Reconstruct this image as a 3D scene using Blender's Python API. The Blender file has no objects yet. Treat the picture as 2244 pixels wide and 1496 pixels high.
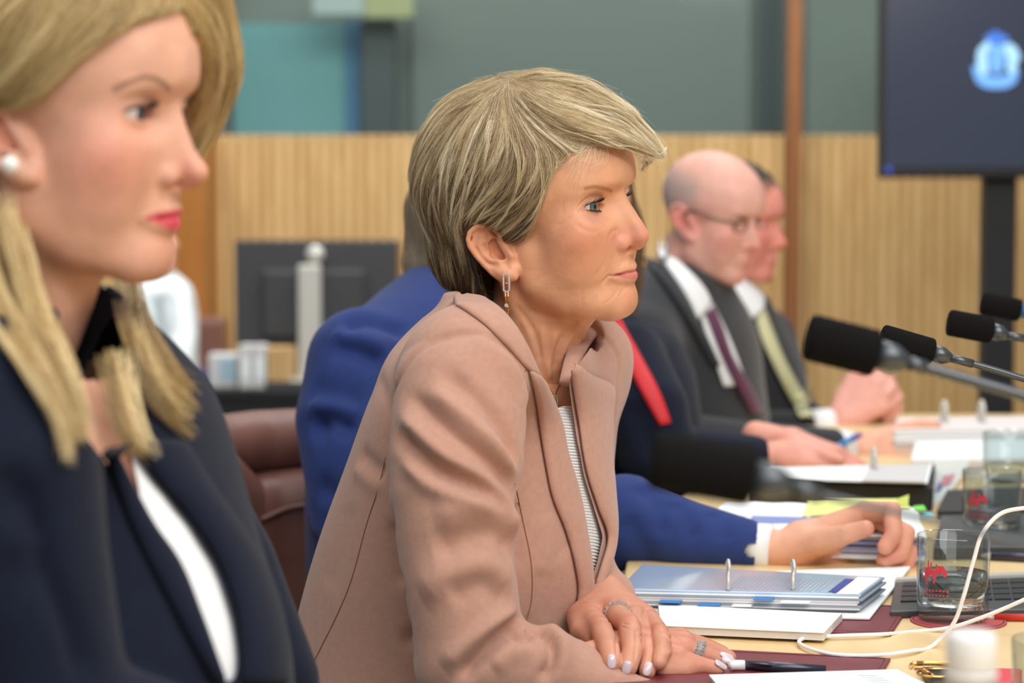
import bpy, bmesh, math, random
import numpy as np
from mathutils import Vector, Matrix
from mathutils.bvhtree import BVHTree

random.seed(7)
RNG = np.random.default_rng(11)
ZOOM = None          # development crop of the frame, None = whole frame
ONLY = None          # development subset, None = everything
def want(k): return ONLY is None or k in ONLY

# ------------------------------------------------------------------ camera
W, H, FPX = 2244.0, 1496.0, 4888.0
CAM_Z, PITCH = 1.17, math.atan((748 - 416) / FPX)
scene = bpy.context.scene
col = scene.collection
cam_d = bpy.data.cameras.new('camera')
cam = bpy.data.objects.new('camera', cam_d); col.objects.link(cam)
cam.location = (0, 0, CAM_Z)
cam.rotation_euler = (math.pi / 2 - PITCH, 0, 0)
cam_d.sensor_width = 36.0
cam_d.lens = FPX / W * 36.0
cam_d.clip_start = 0.05
cam_d.dof.use_dof = True
cam_d.dof.focus_distance = 2.13
cam_d.dof.aperture_fstop = 4.7
scene.camera = cam
if ZOOM:
    zx0, zy0, zx1, zy1 = ZOOM
    s = W / (zx1 - zx0)
    cam_d.lens *= s
    cam_d.shift_x = ((zx0 + zx1) / 2 - W / 2) / (zx1 - zx0)
    cam_d.shift_y = -((zy0 + zy1) / 2 - H / 2) / (zx1 - zx0)
    cam_d.dof.aperture_fstop *= s

# ------------------------------------------------------------------ world and light
def lin(c):
    r = []
    for v in c[:3]:
        v = v / 255.0
        r.append(v / 12.92 if v <= 0.04045 else ((v + 0.055) / 1.055) ** 2.4)
    return (r[0], r[1], r[2], 1.0)

wd = bpy.data.worlds.new('room_ambient'); scene.world = wd
wd.use_nodes = True
wd.node_tree.nodes['Background'].inputs[0].default_value = (0.93, 0.97, 1.0, 1)
wd.node_tree.nodes['Background'].inputs[1].default_value = 0.30

def area_light(name, loc, target, sx, sy, power, colour=(1, 1, 1)):
    d = bpy.data.lights.new(name, 'AREA'); d.shape = 'RECTANGLE'
    d.size, d.size_y, d.energy, d.color = sx, sy, power, colour
    o = bpy.data.objects.new(name, d); col.objects.link(o)
    o.location = loc
    o.rotation_euler = (Vector(target) - Vector(loc)).to_track_quat('-Z', 'Y').to_euler()
    return o
# ceiling luminaires of the committee room, and fill lights added on the camera side (the ceiling itself is far above the frame)
area_light('ceiling_or_fill_light', (0.9, 0.9, 3.3), (0.25, 2.3, 1.0), 1.6, 1.2, 36, (1.0, 0.96, 0.91))
area_light('ceiling_or_fill_light', (-1.1, 1.6, 3.3), (0.0, 2.4, 1.0), 1.6, 1.2, 20, (1.0, 0.97, 0.93))
area_light('ceiling_or_fill_light', (0.2, -1.6, 3.5), (0.2, 2.2, 1.0), 2.6, 1.2, 62, (1.0, 0.98, 0.95))  # frontal fill added behind the camera to brighten the faces
area_light('ceiling_or_fill_light', (1.8, -0.5, 3.05), (0.1, 2.2, 1.0), 1.4, 0.8, 42, (1.0, 0.98, 0.95))  # added front-right fill, stands in for light from the camera side
area_light('ceiling_or_fill_light', (0.6, 3.9, 3.4), (0.5, 3.9, 0.7), 2.4, 1.4, 46, (1.0, 0.98, 0.95))
area_light('ceiling_or_fill_light', (0.0, 6.2, 3.4), (0.0, 7.6, 1.0), 4.5, 1.2, 170, (1.0, 0.97, 0.92))

scene.view_settings.view_transform = 'Standard'
scene.view_settings.look = 'None'
scene.view_settings.gamma = 1.0
scene.view_settings.exposure = -0.06
scene.view_settings.use_curve_mapping = False
scene.cycles.use_denoising = True
scene.cycles.max_bounces = 8
scene.cycles.transparent_max_bounces = 16

_cp, _sp = math.cos(PITCH), math.sin(PITCH)
CAM = np.array([0, 0, CAM_Z])
def ray(px, py):
    a, b = (px - W / 2) / FPX, (H / 2 - py) / FPX
    return np.array([a, _cp + b * _sp, -_sp + b * _cp])
def P(px, py, Y):
    d = ray(px, py); return CAM + d * (Y / d[1])
def T(px, py, z):
    d = ray(px, py); return CAM + d * ((z - CAM_Z) / d[2])

# ------------------------------------------------------------------ implicit-surface kit
class Field:
    """a solid built from smooth unions and cuts, meshed with surface nets"""
    def __init__(self): self.ops = []
    def add(self, fn, lo, hi, k=0.0, mode='u', sym=False):
        self.ops.append((fn, np.array(lo, float), np.array(hi, float), k, mode, sym)); return self
    def ell(self, c, r, k=0.0, mode='u', sym=False, rot=None):
        c = np.array(c, float); r = np.array(r, float)
        R = None if rot is None else np.array(rot, float)
        def fn(x, y, z):
            x, y, z = x - c[0], y - c[1], z - c[2]
            if R is not None:
                x, y, z = (R[0, 0] * x + R[0, 1] * y + R[0, 2] * z, R[1, 0] * x + R[1, 1] * y + R[1, 2] * z,
                           R[2, 0] * x + R[2, 1] * y + R[2, 2] * z)
            a = (x / r[0]) ** 2 + (y / r[1]) ** 2 + (z / r[2]) ** 2
            b = (x / r[0] ** 2) ** 2 + (y / r[1] ** 2) ** 2 + (z / r[2] ** 2) ** 2
            k0 = np.sqrt(a)
            return k0 * (k0 - 1) / (np.sqrt(b) + 1e-9)
        m = r if R is None else np.full(3, r.max())
        return self.add(fn, c - m, c + m, k, mode, sym)
    def tube(self, pts, rad, k=0.0, mode='u', sym=False, flat=None):
        pts = np.array(pts, float)
        rad = np.full(len(pts), rad, float) if np.isscalar(rad) else np.array(rad, float)
        def fn(x, y, z):
            best = None
            for i in range(len(pts) - 1):
                a, b = pts[i], pts[i + 1]; ab = b - a; L = float(ab @ ab) + 1e-12
                px, py, pz = x - a[0], y - a[1], z - a[2]
                t = np.clip((px * ab[0] + py * ab[1] + pz * ab[2]) / L, 0, 1)
                d = np.sqrt((px - t * ab[0]) ** 2 + (py - t * ab[1]) ** 2 + (pz - t * ab[2]) ** 2)
                d = d - (rad[i] + (rad[i + 1] - rad[i]) * t)
                best = d if best is None else np.minimum(best, d)
            return best
        R = rad.max()
        return self.add(fn, pts.min(0) - R, pts.max(0) + R, k, mode, sym)
    def zloft(self, rows, yaw, k=0.0, mode='u', p=2.0, grow=0.0):
        """rows: (z, cx, cy, half_front, half_lateral, half_back); forward axis turned by yaw towards the camera"""
        rows = np.array(sorted([r if len(r) == 6 else tuple(r) + (r[3],) for r in rows]), float); zz = rows[:, 0]
        f = np.array([math.cos(yaw), -math.sin(yaw)]); l = np.array([-math.sin(yaw), -math.cos(yaw)])
        zf = np.linspace(zz[0], zz[-1], 300)
        cur = [cubic(zz, rows[:, i], zf) for i in range(1, 6)]
        for i in (2, 3, 4): cur[i] = np.maximum(cur[i] + grow, 0.004)
        def fn(x, y, z):
            zc = np.clip(z, zz[0], zz[-1])
            cx, cy, a, b, a2 = [np.interp(zc, zf, c) for c in cur]
            X, Y = x - cx, y - cy
            u, v = X * f[0] + Y * f[1], X * l[0] + Y * l[1]
            u = np.abs(u) / np.where(u > 0, a, a2); v = np.abs(v) / b
            q = (u ** p + v ** p) ** (1.0 / p)
            d = (q - 1) * np.minimum(np.minimum(a, a2), b)
            over = np.maximum(zz[0] - z, z - zz[-1] - grow)
            return np.maximum(d, over)
        m = rows[:, 3:6].max() + grow
        lo = [rows[:, 1].min() - m, rows[:, 2].min() - m, zz[0]]; hi = [rows[:, 1].max() + m, rows[:, 2].max() + m, zz[-1] + grow]
        return self.add(fn, lo, hi, k, mode)
    @staticmethod
    def _mix(a, b, k, mode):
        if mode == 'u':
            if k <= 0: return np.minimum(a, b)
            h = np.maximum(k - np.abs(a - b), 0) / k
            return np.minimum(a, b) - h * h * k * 0.25
        if mode == 's':
            b = -b
            if k <= 0: return np.maximum(a, b)
            h = np.maximum(k - np.abs(a - b), 0) / k
            return np.maximum(a, b) + h * h * k * 0.25
        if mode == 'i':
            return np.maximum(a, b)
        return a + b                                   # 'd': displacement
    def mesh(self, lo, hi, h, smooth=1):
        lo = np.array(lo, float); hi = np.array(hi, float)
        n = np.ceil((hi - lo) / h).astype(int) + 1
        ax = [(lo[i] + np.arange(n[i]) * h).astype(np.float32) for i in range(3)]
        G = np.full(n, 1e3 * h, np.float32)
        for fn, l, u, k, mode, sym in self.ops:
            l, u = l.copy(), u.copy()
            if sym: u[1] = max(abs(l[1]), abs(u[1])); l[1] = -u[1]
            mg = k + 3 * h
            i0 = np.clip(np.floor((l - mg - lo) / h).astype(int), 0, n); i1 = np.clip(np.ceil((u + mg - lo) / h).astype(int) + 1, 0, n)
            if (i1 <= i0).any(): continue
            x = ax[0][i0[0]:i1[0]][:, None, None]; y = ax[1][i0[1]:i1[1]][None, :, None]; z = ax[2][i0[2]:i1[2]][None, None, :]
            if sym: y = np.abs(y)
            sl = (slice(i0[0], i1[0]), slice(i0[1], i1[1]), slice(i0[2], i1[2]))
            G[sl] = self._mix(G[sl], fn(x, y, z).astype(np.float32), k, mode)
        return surface_nets(G, lo, h, smooth)

def cubic(x, y, xs):
    """monotone-ish cubic through points"""
    x = np.asarray(x, float); y = np.asarray(y, float)
    if len(x) < 3: return np.interp(xs, x, y)
    m = np.gradient(y, x)
    i = np.clip(np.searchsorted(x, xs) - 1, 0, len(x) - 2)
    hh = x[i + 1] - x[i]; t = np.clip((xs - x[i]) / hh, 0, 1)
    return ((2 * t**3 - 3 * t**2 + 1) * y[i] + (t**3 - 2 * t**2 + t) * hh * m[i] + (-2 * t**3 + 3 * t**2) * y[i + 1] + (t**3 - t**2) * hh * m[i + 1])

def surface_nets(G, lo, h, smooth=1):
    S = G < 0
    n = np.array(G.shape)
    c = np.zeros(n - 1, np.int8)
    offs = [(i, j, k) for i in (0, 1) for j in (0, 1) for k in (0, 1)]
    for o in offs: c += S[o[0]:n[0] - 1 + o[0], o[1]:n[1] - 1 + o[1], o[2]:n[2] - 1 + o[2]]
    act = (c > 0) & (c < 8)
    ijk = np.argwhere(act)
    vid = np.full(n - 1, -1, np.int32); vid[act] = np.arange(len(ijk))
    val = np.stack([G[ijk[:, 0] + o[0], ijk[:, 1] + o[1], ijk[:, 2] + o[2]] for o in offs], 1)
    O = np.array(offs, np.float32)
    acc = np.zeros((len(ijk), 3), np.float32); cnt = np.zeros(len(ijk), np.float32)
    for a in range(8):
        for b in range(a + 1, 8):
            if np.abs(O[a] - O[b]).sum() != 1: continue
            va, vb = val[:, a], val[:, b]
            m = (va < 0) != (vb < 0)
            t = np.where(m, va / np.where(m, va - vb, 1), 0)
            acc += np.where(m[:, None], O[a] + (O[b] - O[a]) * t[:, None], 0); cnt += m
    V = lo + (ijk + acc / cnt[:, None]) * h
    quads = []
    for axs in range(3):
        b, cc = (axs + 1) % 3, (axs + 2) % 3
        sl0 = [slice(None)] * 3; sl1 = [slice(None)] * 3
        sl0[axs] = slice(0, n[axs] - 1); sl1[axs] = slice(1, n[axs])
        for q in (b, cc): sl0[q] = slice(1, n[q] - 1); sl1[q] = slice(1, n[q] - 1)
        s0, s1 = S[tuple(sl0)], S[tuple(sl1)]
        e = np.argwhere(s0 != s1)
        if not len(e): continue
        flip = s0[tuple(e.T)]
        e[:, b] += 1; e[:, cc] += 1
        def cell(db, dc):
            q = e.copy(); q[:, b] -= db; q[:, cc] -= dc
            return vid[q[:, 0], q[:, 1], q[:, 2]]
        Q = np.stack([cell(1, 1), cell(0, 1), cell(0, 0), cell(1, 0)], 1)
        Q[~flip] = Q[~flip][:, ::-1]
        quads.append(Q)
    Q = np.concatenate(quads) if quads else np.zeros((0, 4), np.int32)
    Q = Q[(Q >= 0).all(1)]
    return relax(V, Q, smooth), Q

def relax(V, Q, it=1, w=0.5):
    E = np.concatenate([Q[:, [0, 1]], Q[:, [1, 2]], Q[:, [2, 3]], Q[:, [3, 0]]])
    nV = len(V)
    deg = np.bincount(E[:, 0], minlength=nV) + np.bincount(E[:, 1], minlength=nV)
    for _ in range(it):
        for ww in (w, -w * 0.9):
            A = np.stack([np.bincount(E[:, 0], V[E[:, 1], i], nV) + np.bincount(E[:, 1], V[E[:, 0], i], nV) for i in range(3)], 1)
            A = A / np.maximum(deg, 1)[:, None]
            V = V + (A - V) * ww
    return V

def normals(V, Q):
    n = np.cross(V[Q[:, 2]] - V[Q[:, 0]], V[Q[:, 3 if Q.shape[1] == 4 else 2]] - V[Q[:, 1]])
    N = np.stack([sum(np.bincount(Q[:, j], n[:, i], len(V)) for j in range(Q.shape[1])) for i in range(3)], 1)
    return N / (np.linalg.norm(N, axis=1, keepdims=True) + 1e-12)

# ------------------------------------------------------------------ object kit
def new_mesh(name, V, F, mat=None, parent=None, smooth=True, colors=None):
    """F: (n,3|4) array or list of index tuples"""
    me = bpy.data.meshes.new(name)
    V = np.asarray(V, np.float32)
    if isinstance(F, np.ndarray):
        k = F.shape[1]
        me.vertices.add(len(V)); me.vertices.foreach_set('co', V.ravel())
        me.loops.add(F.size); me.loops.foreach_set('vertex_index', F.astype(np.int32).ravel())
        me.polygons.add(len(F))
        me.polygons.foreach_set('loop_start', np.arange(0, F.size, k, dtype=np.int32))
        me.update(calc_edges=True)
    else:
        me.from_pydata([tuple(map(float, v)) for v in V], [], [tuple(map(int, f)) for f in F]); me.update()
    if smooth: me.polygons.foreach_set('use_smooth', np.ones(len(me.polygons), bool))
    if colors is not None:
        at = me.color_attributes.new('tone', 'FLOAT_COLOR', 'POINT')
        c = np.ones((len(V), 4), np.float32); c[:, :3] = colors
        at.data.foreach_set('color', c.ravel())
    if mat is not None: me.materials.append(mat)
    o = bpy.data.objects.new(name, me); col.objects.link(o)
    if parent is not None: o.parent = parent
    return o

def bm_obj(name, bm, mat=None, parent=None, smooth=False):
    me = bpy.data.meshes.new(name); bm.normal_update(); bm.to_mesh(me); bm.free()
    if mat is not None: me.materials.append(mat)
    if smooth: me.polygons.foreach_set('use_smooth', np.ones(len(me.polygons), bool))
    o = bpy.data.objects.new(name, me); col.objects.link(o)
    if parent is not None: o.parent = parent
    return o

def empty(name, loc=(0, 0, 0)):
    o = bpy.data.objects.new(name, None); col.objects.link(o); o.location = loc
    o.empty_display_size = 0.05
    return o
def tag(o, label=None, cat=None, group=None, kind=None):
    if label: o['label'] = label
    if cat: o['category'] = cat
    if group: o['group'] = group
    if kind: o['kind'] = kind
    return o
def adopt(child, parent):
    """parent while keeping world coordinates of vertices written in world space"""
    bpy.context.view_layer.update()
    child.parent = parent
    child.matrix_parent_inverse = parent.matrix_world.inverted()
    return child

def box_bm(x0, x1, y0, y1, z0, z1, bevel=0.0, seg=2):
    bm = bmesh.new()
    bmesh.ops.create_cube(bm, size=1.0)
    bmesh.ops.scale(bm, vec=(x1 - x0, y1 - y0, z1 - z0), verts=bm.verts)
    bmesh.ops.translate(bm, vec=((x0 + x1) / 2, (y0 + y1) / 2, (z0 + z1) / 2), verts=bm.verts)
    if bevel > 0:
        bmesh.ops.bevel(bm, geom=bm.edges[:], offset=bevel, segments=seg, affect='EDGES', profile=0.5)
    return bm
def box(name, x0, x1, y0, y1, z0, z1, mat, parent=None, bevel=0.0):
    return bm_obj(name, box_bm(x0, x1, y0, y1, z0, z1, bevel), mat, parent)

def frame_along(pts):
    pts = np.asarray(pts, float); t = np.gradient(pts, axis=0)
    t /= np.linalg.norm(t, axis=1, keepdims=True) + 1e-12
    n = np.cross(t[0], [0, 0, 1.0]); 
    if np.linalg.norm(n) < 1e-3: n = np.cross(t[0], [1.0, 0, 0])
    n /= np.linalg.norm(n); N = []
    for i in range(len(pts)):
        n = n - t[i] * (n @ t[i]); n /= np.linalg.norm(n) + 1e-12; N.append(n.copy())
    N = np.array(N); return t, N, np.cross(t, N)
def smooth_path(pts, n):
    pts = np.asarray(pts, float)
    s = np.concatenate([[0], np.cumsum(np.linalg.norm(np.diff(pts, axis=0), axis=1))])
    u = np.linspace(0, s[-1], n)
    return np.stack([cubic(s, pts[:, i], u) for i in range(pts.shape[1])], 1)
def tube_geo(pts, rad, seg=10, close_ends=True, squash=1.0):
    pts = np.asarray(pts, float); m = len(pts)
    rad = np.full(m, rad) if np.isscalar(rad) else np.asarray(rad, float)
    t, N, B = frame_along(pts)
    a = np.linspace(0, 2 * np.pi, seg, endpoint=False)
    V = (pts[:, None, :] + rad[:, None, None] * (np.cos(a)[None, :, None] * N[:, None, :] + squash * np.sin(a)[None, :, None] * B[:, None, :])).reshape(-1, 3)
    F = [(i * seg + j, i * seg + (j + 1) % seg, (i + 1) * seg + (j + 1) % seg, (i + 1) * seg + j) for i in range(m - 1) for j in range(seg)]
    if close_ends: F += [tuple(range(seg))[::-1], tuple((m - 1) * seg + j for j in range(seg))]
    return V, F
def tube_obj(name, pts, rad, mat, parent=None, seg=10, n=None):
    if n: 
        rr = rad
        if not np.isscalar(rad):
            rr = np.interp(np.linspace(0, 1, n), np.linspace(0, 1, len(rad)), rad)
        pts = smooth_path(pts, n); rad = rr
    V, F = tube_geo(pts, rad, seg)
    return new_mesh(name, V, F, mat, parent)
def lathe_geo(profile, seg=40):
    """profile: (r, z) pairs bottom to top"""
    pr = np.array(profile, float); a = np.linspace(0, 2 * np.pi, seg, endpoint=False)
    V = np.stack([pr[:, 0][:, None] * np.cos(a), pr[:, 0][:, None] * np.sin(a), np.repeat(pr[:, 1][:, None], seg, 1)], 2).reshape(-1, 3)
    m = len(pr)
    F = [(i * seg + j, i * seg + (j + 1) % seg, (i + 1) * seg + (j + 1) % seg, (i + 1) * seg + j) for i in range(m - 1) for j in range(seg)]
    return V, F
def bvh_of(V, F):
    return BVHTree.FromPolygons([tuple(v) for v in V.tolist()], [tuple(f) for f in F.tolist()], all_triangles=False)
def hit(bvh, px, py, default_Y=None):
    d = ray(px, py); r = bvh.ray_cast(Vector(CAM), Vector(d))
    if r[0] is None:
        return (None, None) if default_Y is None else (P(px, py, default_Y), -d / np.linalg.norm(d))
    return np.array(r[0]), np.array(r[1])
def shell(name, bvh, left, right, mat, parent=None, nu=24, nv=8, off=0.004, thick=0.004, crown=0.0, colors=None, curl=0.0, default_Y=None):
    """a cloth piece of real thickness laid over a body: two outline curves (frame pixels) find the place on the body"""
    A, B = smooth_path(left, nu), smooth_path(right, nu)
    pts = np.zeros((nu, nv, 3)); nor = np.zeros((nu, nv, 3)); ok = np.zeros((nu, nv), bool)
    for i in range(nu):
        for j in range(nv):
            q = A[i] + (B[i] - A[i]) * j / (nv - 1)
            p, n = hit(bvh, q[0], q[1], default_Y)
            if p is not None: pts[i, j], nor[i, j], ok[i, j] = p, n, True
    for i in range(nu):
        for j in range(nv):
            if not ok[i, j]:
                d = [(abs(i - a) + abs(j - b), a, b) for a in range(nu) for b in range(nv) if ok[a, b]]
                _, a, b = min(d); q = A[i] + (B[i] - A[i]) * j / (nv - 1)
                pts[i, j] = P(q[0], q[1], pts[a, b][1]); nor[i, j] = nor[a, b]
    for _ in range(3):                                       # even out
        pad = np.pad(pts, ((1, 1), (1, 1), (0, 0)), 'edge')
        avg = (pad[:-2, 1:-1] + pad[2:, 1:-1] + pad[1:-1, :-2] + pad[1:-1, 2:]) / 4
        dep = ((avg - pts) * nor).sum(2, keepdims=True)
        pts[1:-1, 1:-1] += (dep * nor)[1:-1, 1:-1] * 0.7
        padn = np.pad(nor, ((1, 1), (1, 1), (0, 0)), 'edge')
        nor = (padn[:-2, 1:-1] + padn[2:, 1:-1] + padn[1:-1, :-2] + padn[1:-1, 2:] + 2 * nor)
        nor /= np.linalg.norm(nor, axis=2, keepdims=True) + 1e-12
    v = np.linspace(0, 1, nv)
    lift = off + crown * 4 * v * (1 - v) + curl * v ** 2
    lift = np.broadcast_to(lift[None, :, None], (nu, nv, 1))
    top = pts + nor * (lift + thick); bot = pts + nor * (lift - 0.0)
    edge_drop = np.zeros((nu, nv, 1)); edge_drop[:, [0, -1]] = thick * 0.45; edge_drop[[0, -1]] = thick * 0.45
    top = top - nor * edge_drop
    V = np.concatenate([top.reshape(-1, 3), bot.reshape(-1, 3)]); m = nu * nv
    F = []
    idx = lambda i, j: i * nv + j
    for i in range(nu - 1):
        for j in range(nv - 1):
            F.append((idx(i, j), idx(i + 1, j), idx(i + 1, j + 1), idx(i, j + 1)))
            F.append((m + idx(i, j), m + idx(i, j + 1), m + idx(i + 1, j + 1), m + idx(i + 1, j)))
    for i in range(nu - 1):
        F.append((idx(i, 0), m + idx(i, 0), m + idx(i + 1, 0), idx(i + 1, 0)))
        F.append((idx(i, nv - 1), idx(i + 1, nv - 1), m + idx(i + 1, nv - 1), m + idx(i, nv - 1)))
    for j in range(nv - 1):
        F.append((idx(0, j), idx(0, j + 1), m + idx(0, j + 1), m + idx(0, j)))
        F.append((idx(nu - 1, j), m + idx(nu - 1, j), m + idx(nu - 1, j + 1), idx(nu - 1, j + 1)))
    # make the outside face the camera side of the body
    f0 = np.cross(V[F[0][1]] - V[F[0][0]], V[F[0][3]] - V[F[0][0]])
    if f0 @ nor[0, 0] < 0: F = [f[::-1] for f in F]
    return new_mesh(name, V, F, mat, parent)

def hair_curves(name, strands, mat, parent=None, root=0.00008, tip=0.00003, tones=None):
    """strands (n, m, 3) in world space"""
    hc = bpy.data.hair_curves.new(name)
    n, m = strands.shape[:2]
    hc.add_curves([m] * n)
    hc.attributes['position'].data.foreach_set('vector', strands.astype(np.float32).ravel())
    r = np.tile(np.linspace(root, tip, m), n).astype(np.float32)
    at = hc.attributes.get('radius') or hc.attributes.new('radius', 'FLOAT', 'POINT')
    at.data.foreach_set('value', r)
    if tones is not None:
        a2 = hc.attributes.new('tone', 'FLOAT_COLOR', 'CURVE')
        c = np.ones((n, 4), np.float32); c[:, :3] = tones; a2.data.foreach_set('color', c.ravel())
    hc.materials.append(mat)
    o = bpy.data.objects.new(name, hc); col.objects.link(o)
    if parent is not None: o.parent = parent
    return o

# ------------------------------------------------------------------ materials
def mat(name, c=None, rough=0.5, metal=0.0, noise=None, bump=None, sheen=0.0, spec=0.5, attr=False, sss=0.0, emis=None, trans=0.0, coat=0.0, vary=None, aniso=None):
    """noise=(scale, amount) colour variation; bump=(scale, strength, detail)"""
    m = bpy.data.materials.new(name); m.use_nodes = True
    nt = m.node_tree; b = nt.nodes['Principled BSDF']
    b.inputs['Roughness'].default_value = rough; b.inputs['Metallic'].default_value = metal
    b.inputs['Specular IOR Level'].default_value = spec
    tc = nt.nodes.new('ShaderNodeTexCoord')
    src = None
    if attr:
        a = nt.nodes.new('ShaderNodeAttribute'); a.attribute_name = 'tone'; src = a.outputs['Color']
    if c is not None: b.inputs['Base Color'].default_value = lin(c)
    if noise:
        nz = nt.nodes.new('ShaderNodeTexNoise'); nz.inputs['Scale'].default_value = noise[0]; nz.inputs['Detail'].default_value = 5
        nt.links.new(tc.outputs['Object'], nz.inputs['Vector'])
        mr = nt.nodes.new('ShaderNodeMapRange'); mr.inputs[3].default_value = 1 - noise[1]; mr.inputs[4].default_value = 1 + noise[1]
        mr.inputs[1].default_value = 0.3; mr.inputs[2].default_value = 0.7
        nt.links.new(nz.outputs['Fac'], mr.inputs[0])
        mx = nt.nodes.new('ShaderNodeVectorMath'); mx.operation = 'SCALE'
        if src is not None: nt.links.new(src, mx.inputs[0])
        else: mx.inputs[0].default_value = lin(c)[:3]
        nt.links.new(mr.outputs[0], mx.inputs['Scale'])
        src = mx.outputs[0]
    if src is not None: nt.links.new(src, b.inputs['Base Color'])
    if bump:
        nz = nt.nodes.new('ShaderNodeTexNoise'); nz.inputs['Scale'].default_value = bump[0]; nz.inputs['Detail'].default_value = bump[2] if len(bump) > 2 else 4
        nt.links.new(tc.outputs['Object'], nz.inputs['Vector'])
        bp = nt.nodes.new('ShaderNodeBump'); bp.inputs['Strength'].default_value = bump[1]; bp.inputs['Distance'].default_value = 0.002
        nt.links.new(nz.outputs['Fac'], bp.inputs['Height']); nt.links.new(bp.outputs[0], b.inputs['Normal'])
    if sheen: 
        b.inputs['Sheen Weight'].default_value = sheen; b.inputs['Sheen Roughness'].default_value = 0.5
    if sss:
        b.inputs['Subsurface Weight'].default_value = sss; b.inputs['Subsurface Radius'].default_value = (1.0, 0.35, 0.2)
        b.inputs['Subsurface Scale'].default_value = 0.006
    if emis:
        b.inputs['Emission Color'].default_value = lin(emis[0]); b.inputs['Emission Strength'].default_value = emis[1]
    if trans: b.inputs['Transmission Weight'].default_value = trans; b.inputs['IOR'].default_value = 1.45
    if coat: b.inputs['Coat Weight'].default_value = coat
    return m
def pane_mat(name, tint, reflect=0.12, rough=0.03):
    m = bpy.data.materials.new(name); m.use_nodes = True; nt = m.node_tree
    nt.nodes.remove(nt.nodes['Principled BSDF'])
    tr = nt.nodes.new('ShaderNodeBsdfTransparent'); tr.inputs[0].default_value = lin(tint)
    gl = nt.nodes.new('ShaderNodeBsdfGlossy'); gl.inputs['Roughness'].default_value = rough
    mx = nt.nodes.new('ShaderNodeMixShader'); mx.inputs[0].default_value = reflect
    nt.links.new(tr.outputs[0], mx.inputs[1]); nt.links.new(gl.outputs[0], mx.inputs[2])
    nt.links.new(mx.outputs[0], nt.nodes['Material Output'].inputs[0])
    return m
def wood_mat(name, c1, c2, scale=3.0, axis='Z', rough=0.45):
    m = bpy.data.materials.new(name); m.use_nodes = True; nt = m.node_tree; b = nt.nodes['Principled BSDF']
    tc = nt.nodes.new('ShaderNodeTexCoord'); mp = nt.nodes.new('ShaderNodeMapping')
    sc = {'X': (0.12, 1, 1), 'Y': (1, 0.12, 1), 'Z': (1, 1, 0.12)}[axis]
    mp.inputs['Scale'].default_value = sc
    nz = nt.nodes.new('ShaderNodeTexNoise'); nz.inputs['Scale'].default_value = scale * 9; nz.inputs['Detail'].default_value = 6; nz.inputs['Distortion'].default_value = 1.2
    cr = nt.nodes.new('ShaderNodeValToRGB'); cr.color_ramp.elements[0].color = lin(c1); cr.color_ramp.elements[1].color = lin(c2)
    cr.color_ramp.elements[0].position = 0.3; cr.color_ramp.elements[1].position = 0.7
    oi = nt.nodes.new('ShaderNodeObjectInfo'); ad = nt.nodes.new('ShaderNodeVectorMath')
    nt.links.new(tc.outputs['Object'], ad.inputs[0]); nt.links.new(oi.outputs['Location'], ad.inputs[1])
    nt.links.new(ad.outputs[0], mp.inputs[0]); nt.links.new(mp.outputs[0], nz.inputs['Vector'])
    nt.links.new(nz.outputs['Fac'], cr.inputs[0]); nt.links.new(cr.outputs[0], b.inputs['Base Color'])
    b.inputs['Roughness'].default_value = rough
    return m

# ------------------------------------------------------------------ heads (local frame in mm: F forward, L to the side turned to the camera, U up from the eye line)
def head_frame(yaw, pitch=0.0, roll=0.0):
    f = np.array([math.cos(yaw), -math.sin(yaw), 0]); l = np.array([-math.sin(yaw), -math.cos(yaw), 0]); u = np.array([0, 0, 1.0])
    f2 = math.cos(pitch) * f + math.sin(pitch) * u; u2 = math.cos(pitch) * u - math.sin(pitch) * f
    l2 = math.cos(roll) * l - math.sin(roll) * u2; u3 = math.cos(roll) * u2 + math.sin(roll) * l
    return np.stack([f2, l2, u3], 1)                       # columns
class HeadXf:
    def __init__(self, R, anchor_local, anchor_world, scale=1.0):
        self.R, self.s = R, 0.001 * scale
        self.o = np.array(anchor_world) - self.R @ (np.array(anchor_local, float) * self.s)
    def w(self, p): return np.asarray(p, float) @ self.R.T * self.s + self.o
    def l(self, p): return (np.asarray(p, float) - self.o) @ self.R / self.s

HEAD = dict(
    nose=[((81, 0, 8), 5.6), ((89, 0, -5), 6.4), ((98.5, 0, -20), 7.6), ((102.5, 0, -30), 9.2)],
    ala=((86, 14.5, -36), (10, 7.0, 8.0)), nostril=((95, 7.5, -43.5), (7.5, 3.2, 4.0)),
    columella=[((103, 0, -37.5), 4.2), ((94, 0, -44), 4.8)],
    ulip=[((91, 0, -61.5), 5.2), ((89.5, 7, -61.0), 5.0), ((85.5, 16, -63.0), 4.0), ((81, 24.0, -67.5), 2.2)],
    llip=[((91.2, 0, -70.3), 6.2), ((89, 8, -70.5), 5.8), ((85.0, 16, -70.5), 4.4), ((81, 23.5, -68.5), 2.2)],
    chin=((74.5, 0, -93), (19, 21, 19)), brow=8.0, eye=(60.5, 33.5, 2.0), lid=(4.9, 3.9), cheek=1.0, jaw_w=1.0, skull=((-4, 0, 30), (99, 77, 82)),
    neck=[((2, 0, -55), 50), ((-18, 0, -130), 51), ((-48, 0, -205), 56)], folds=True, jowl=1.0, maxf=0.0)

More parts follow.
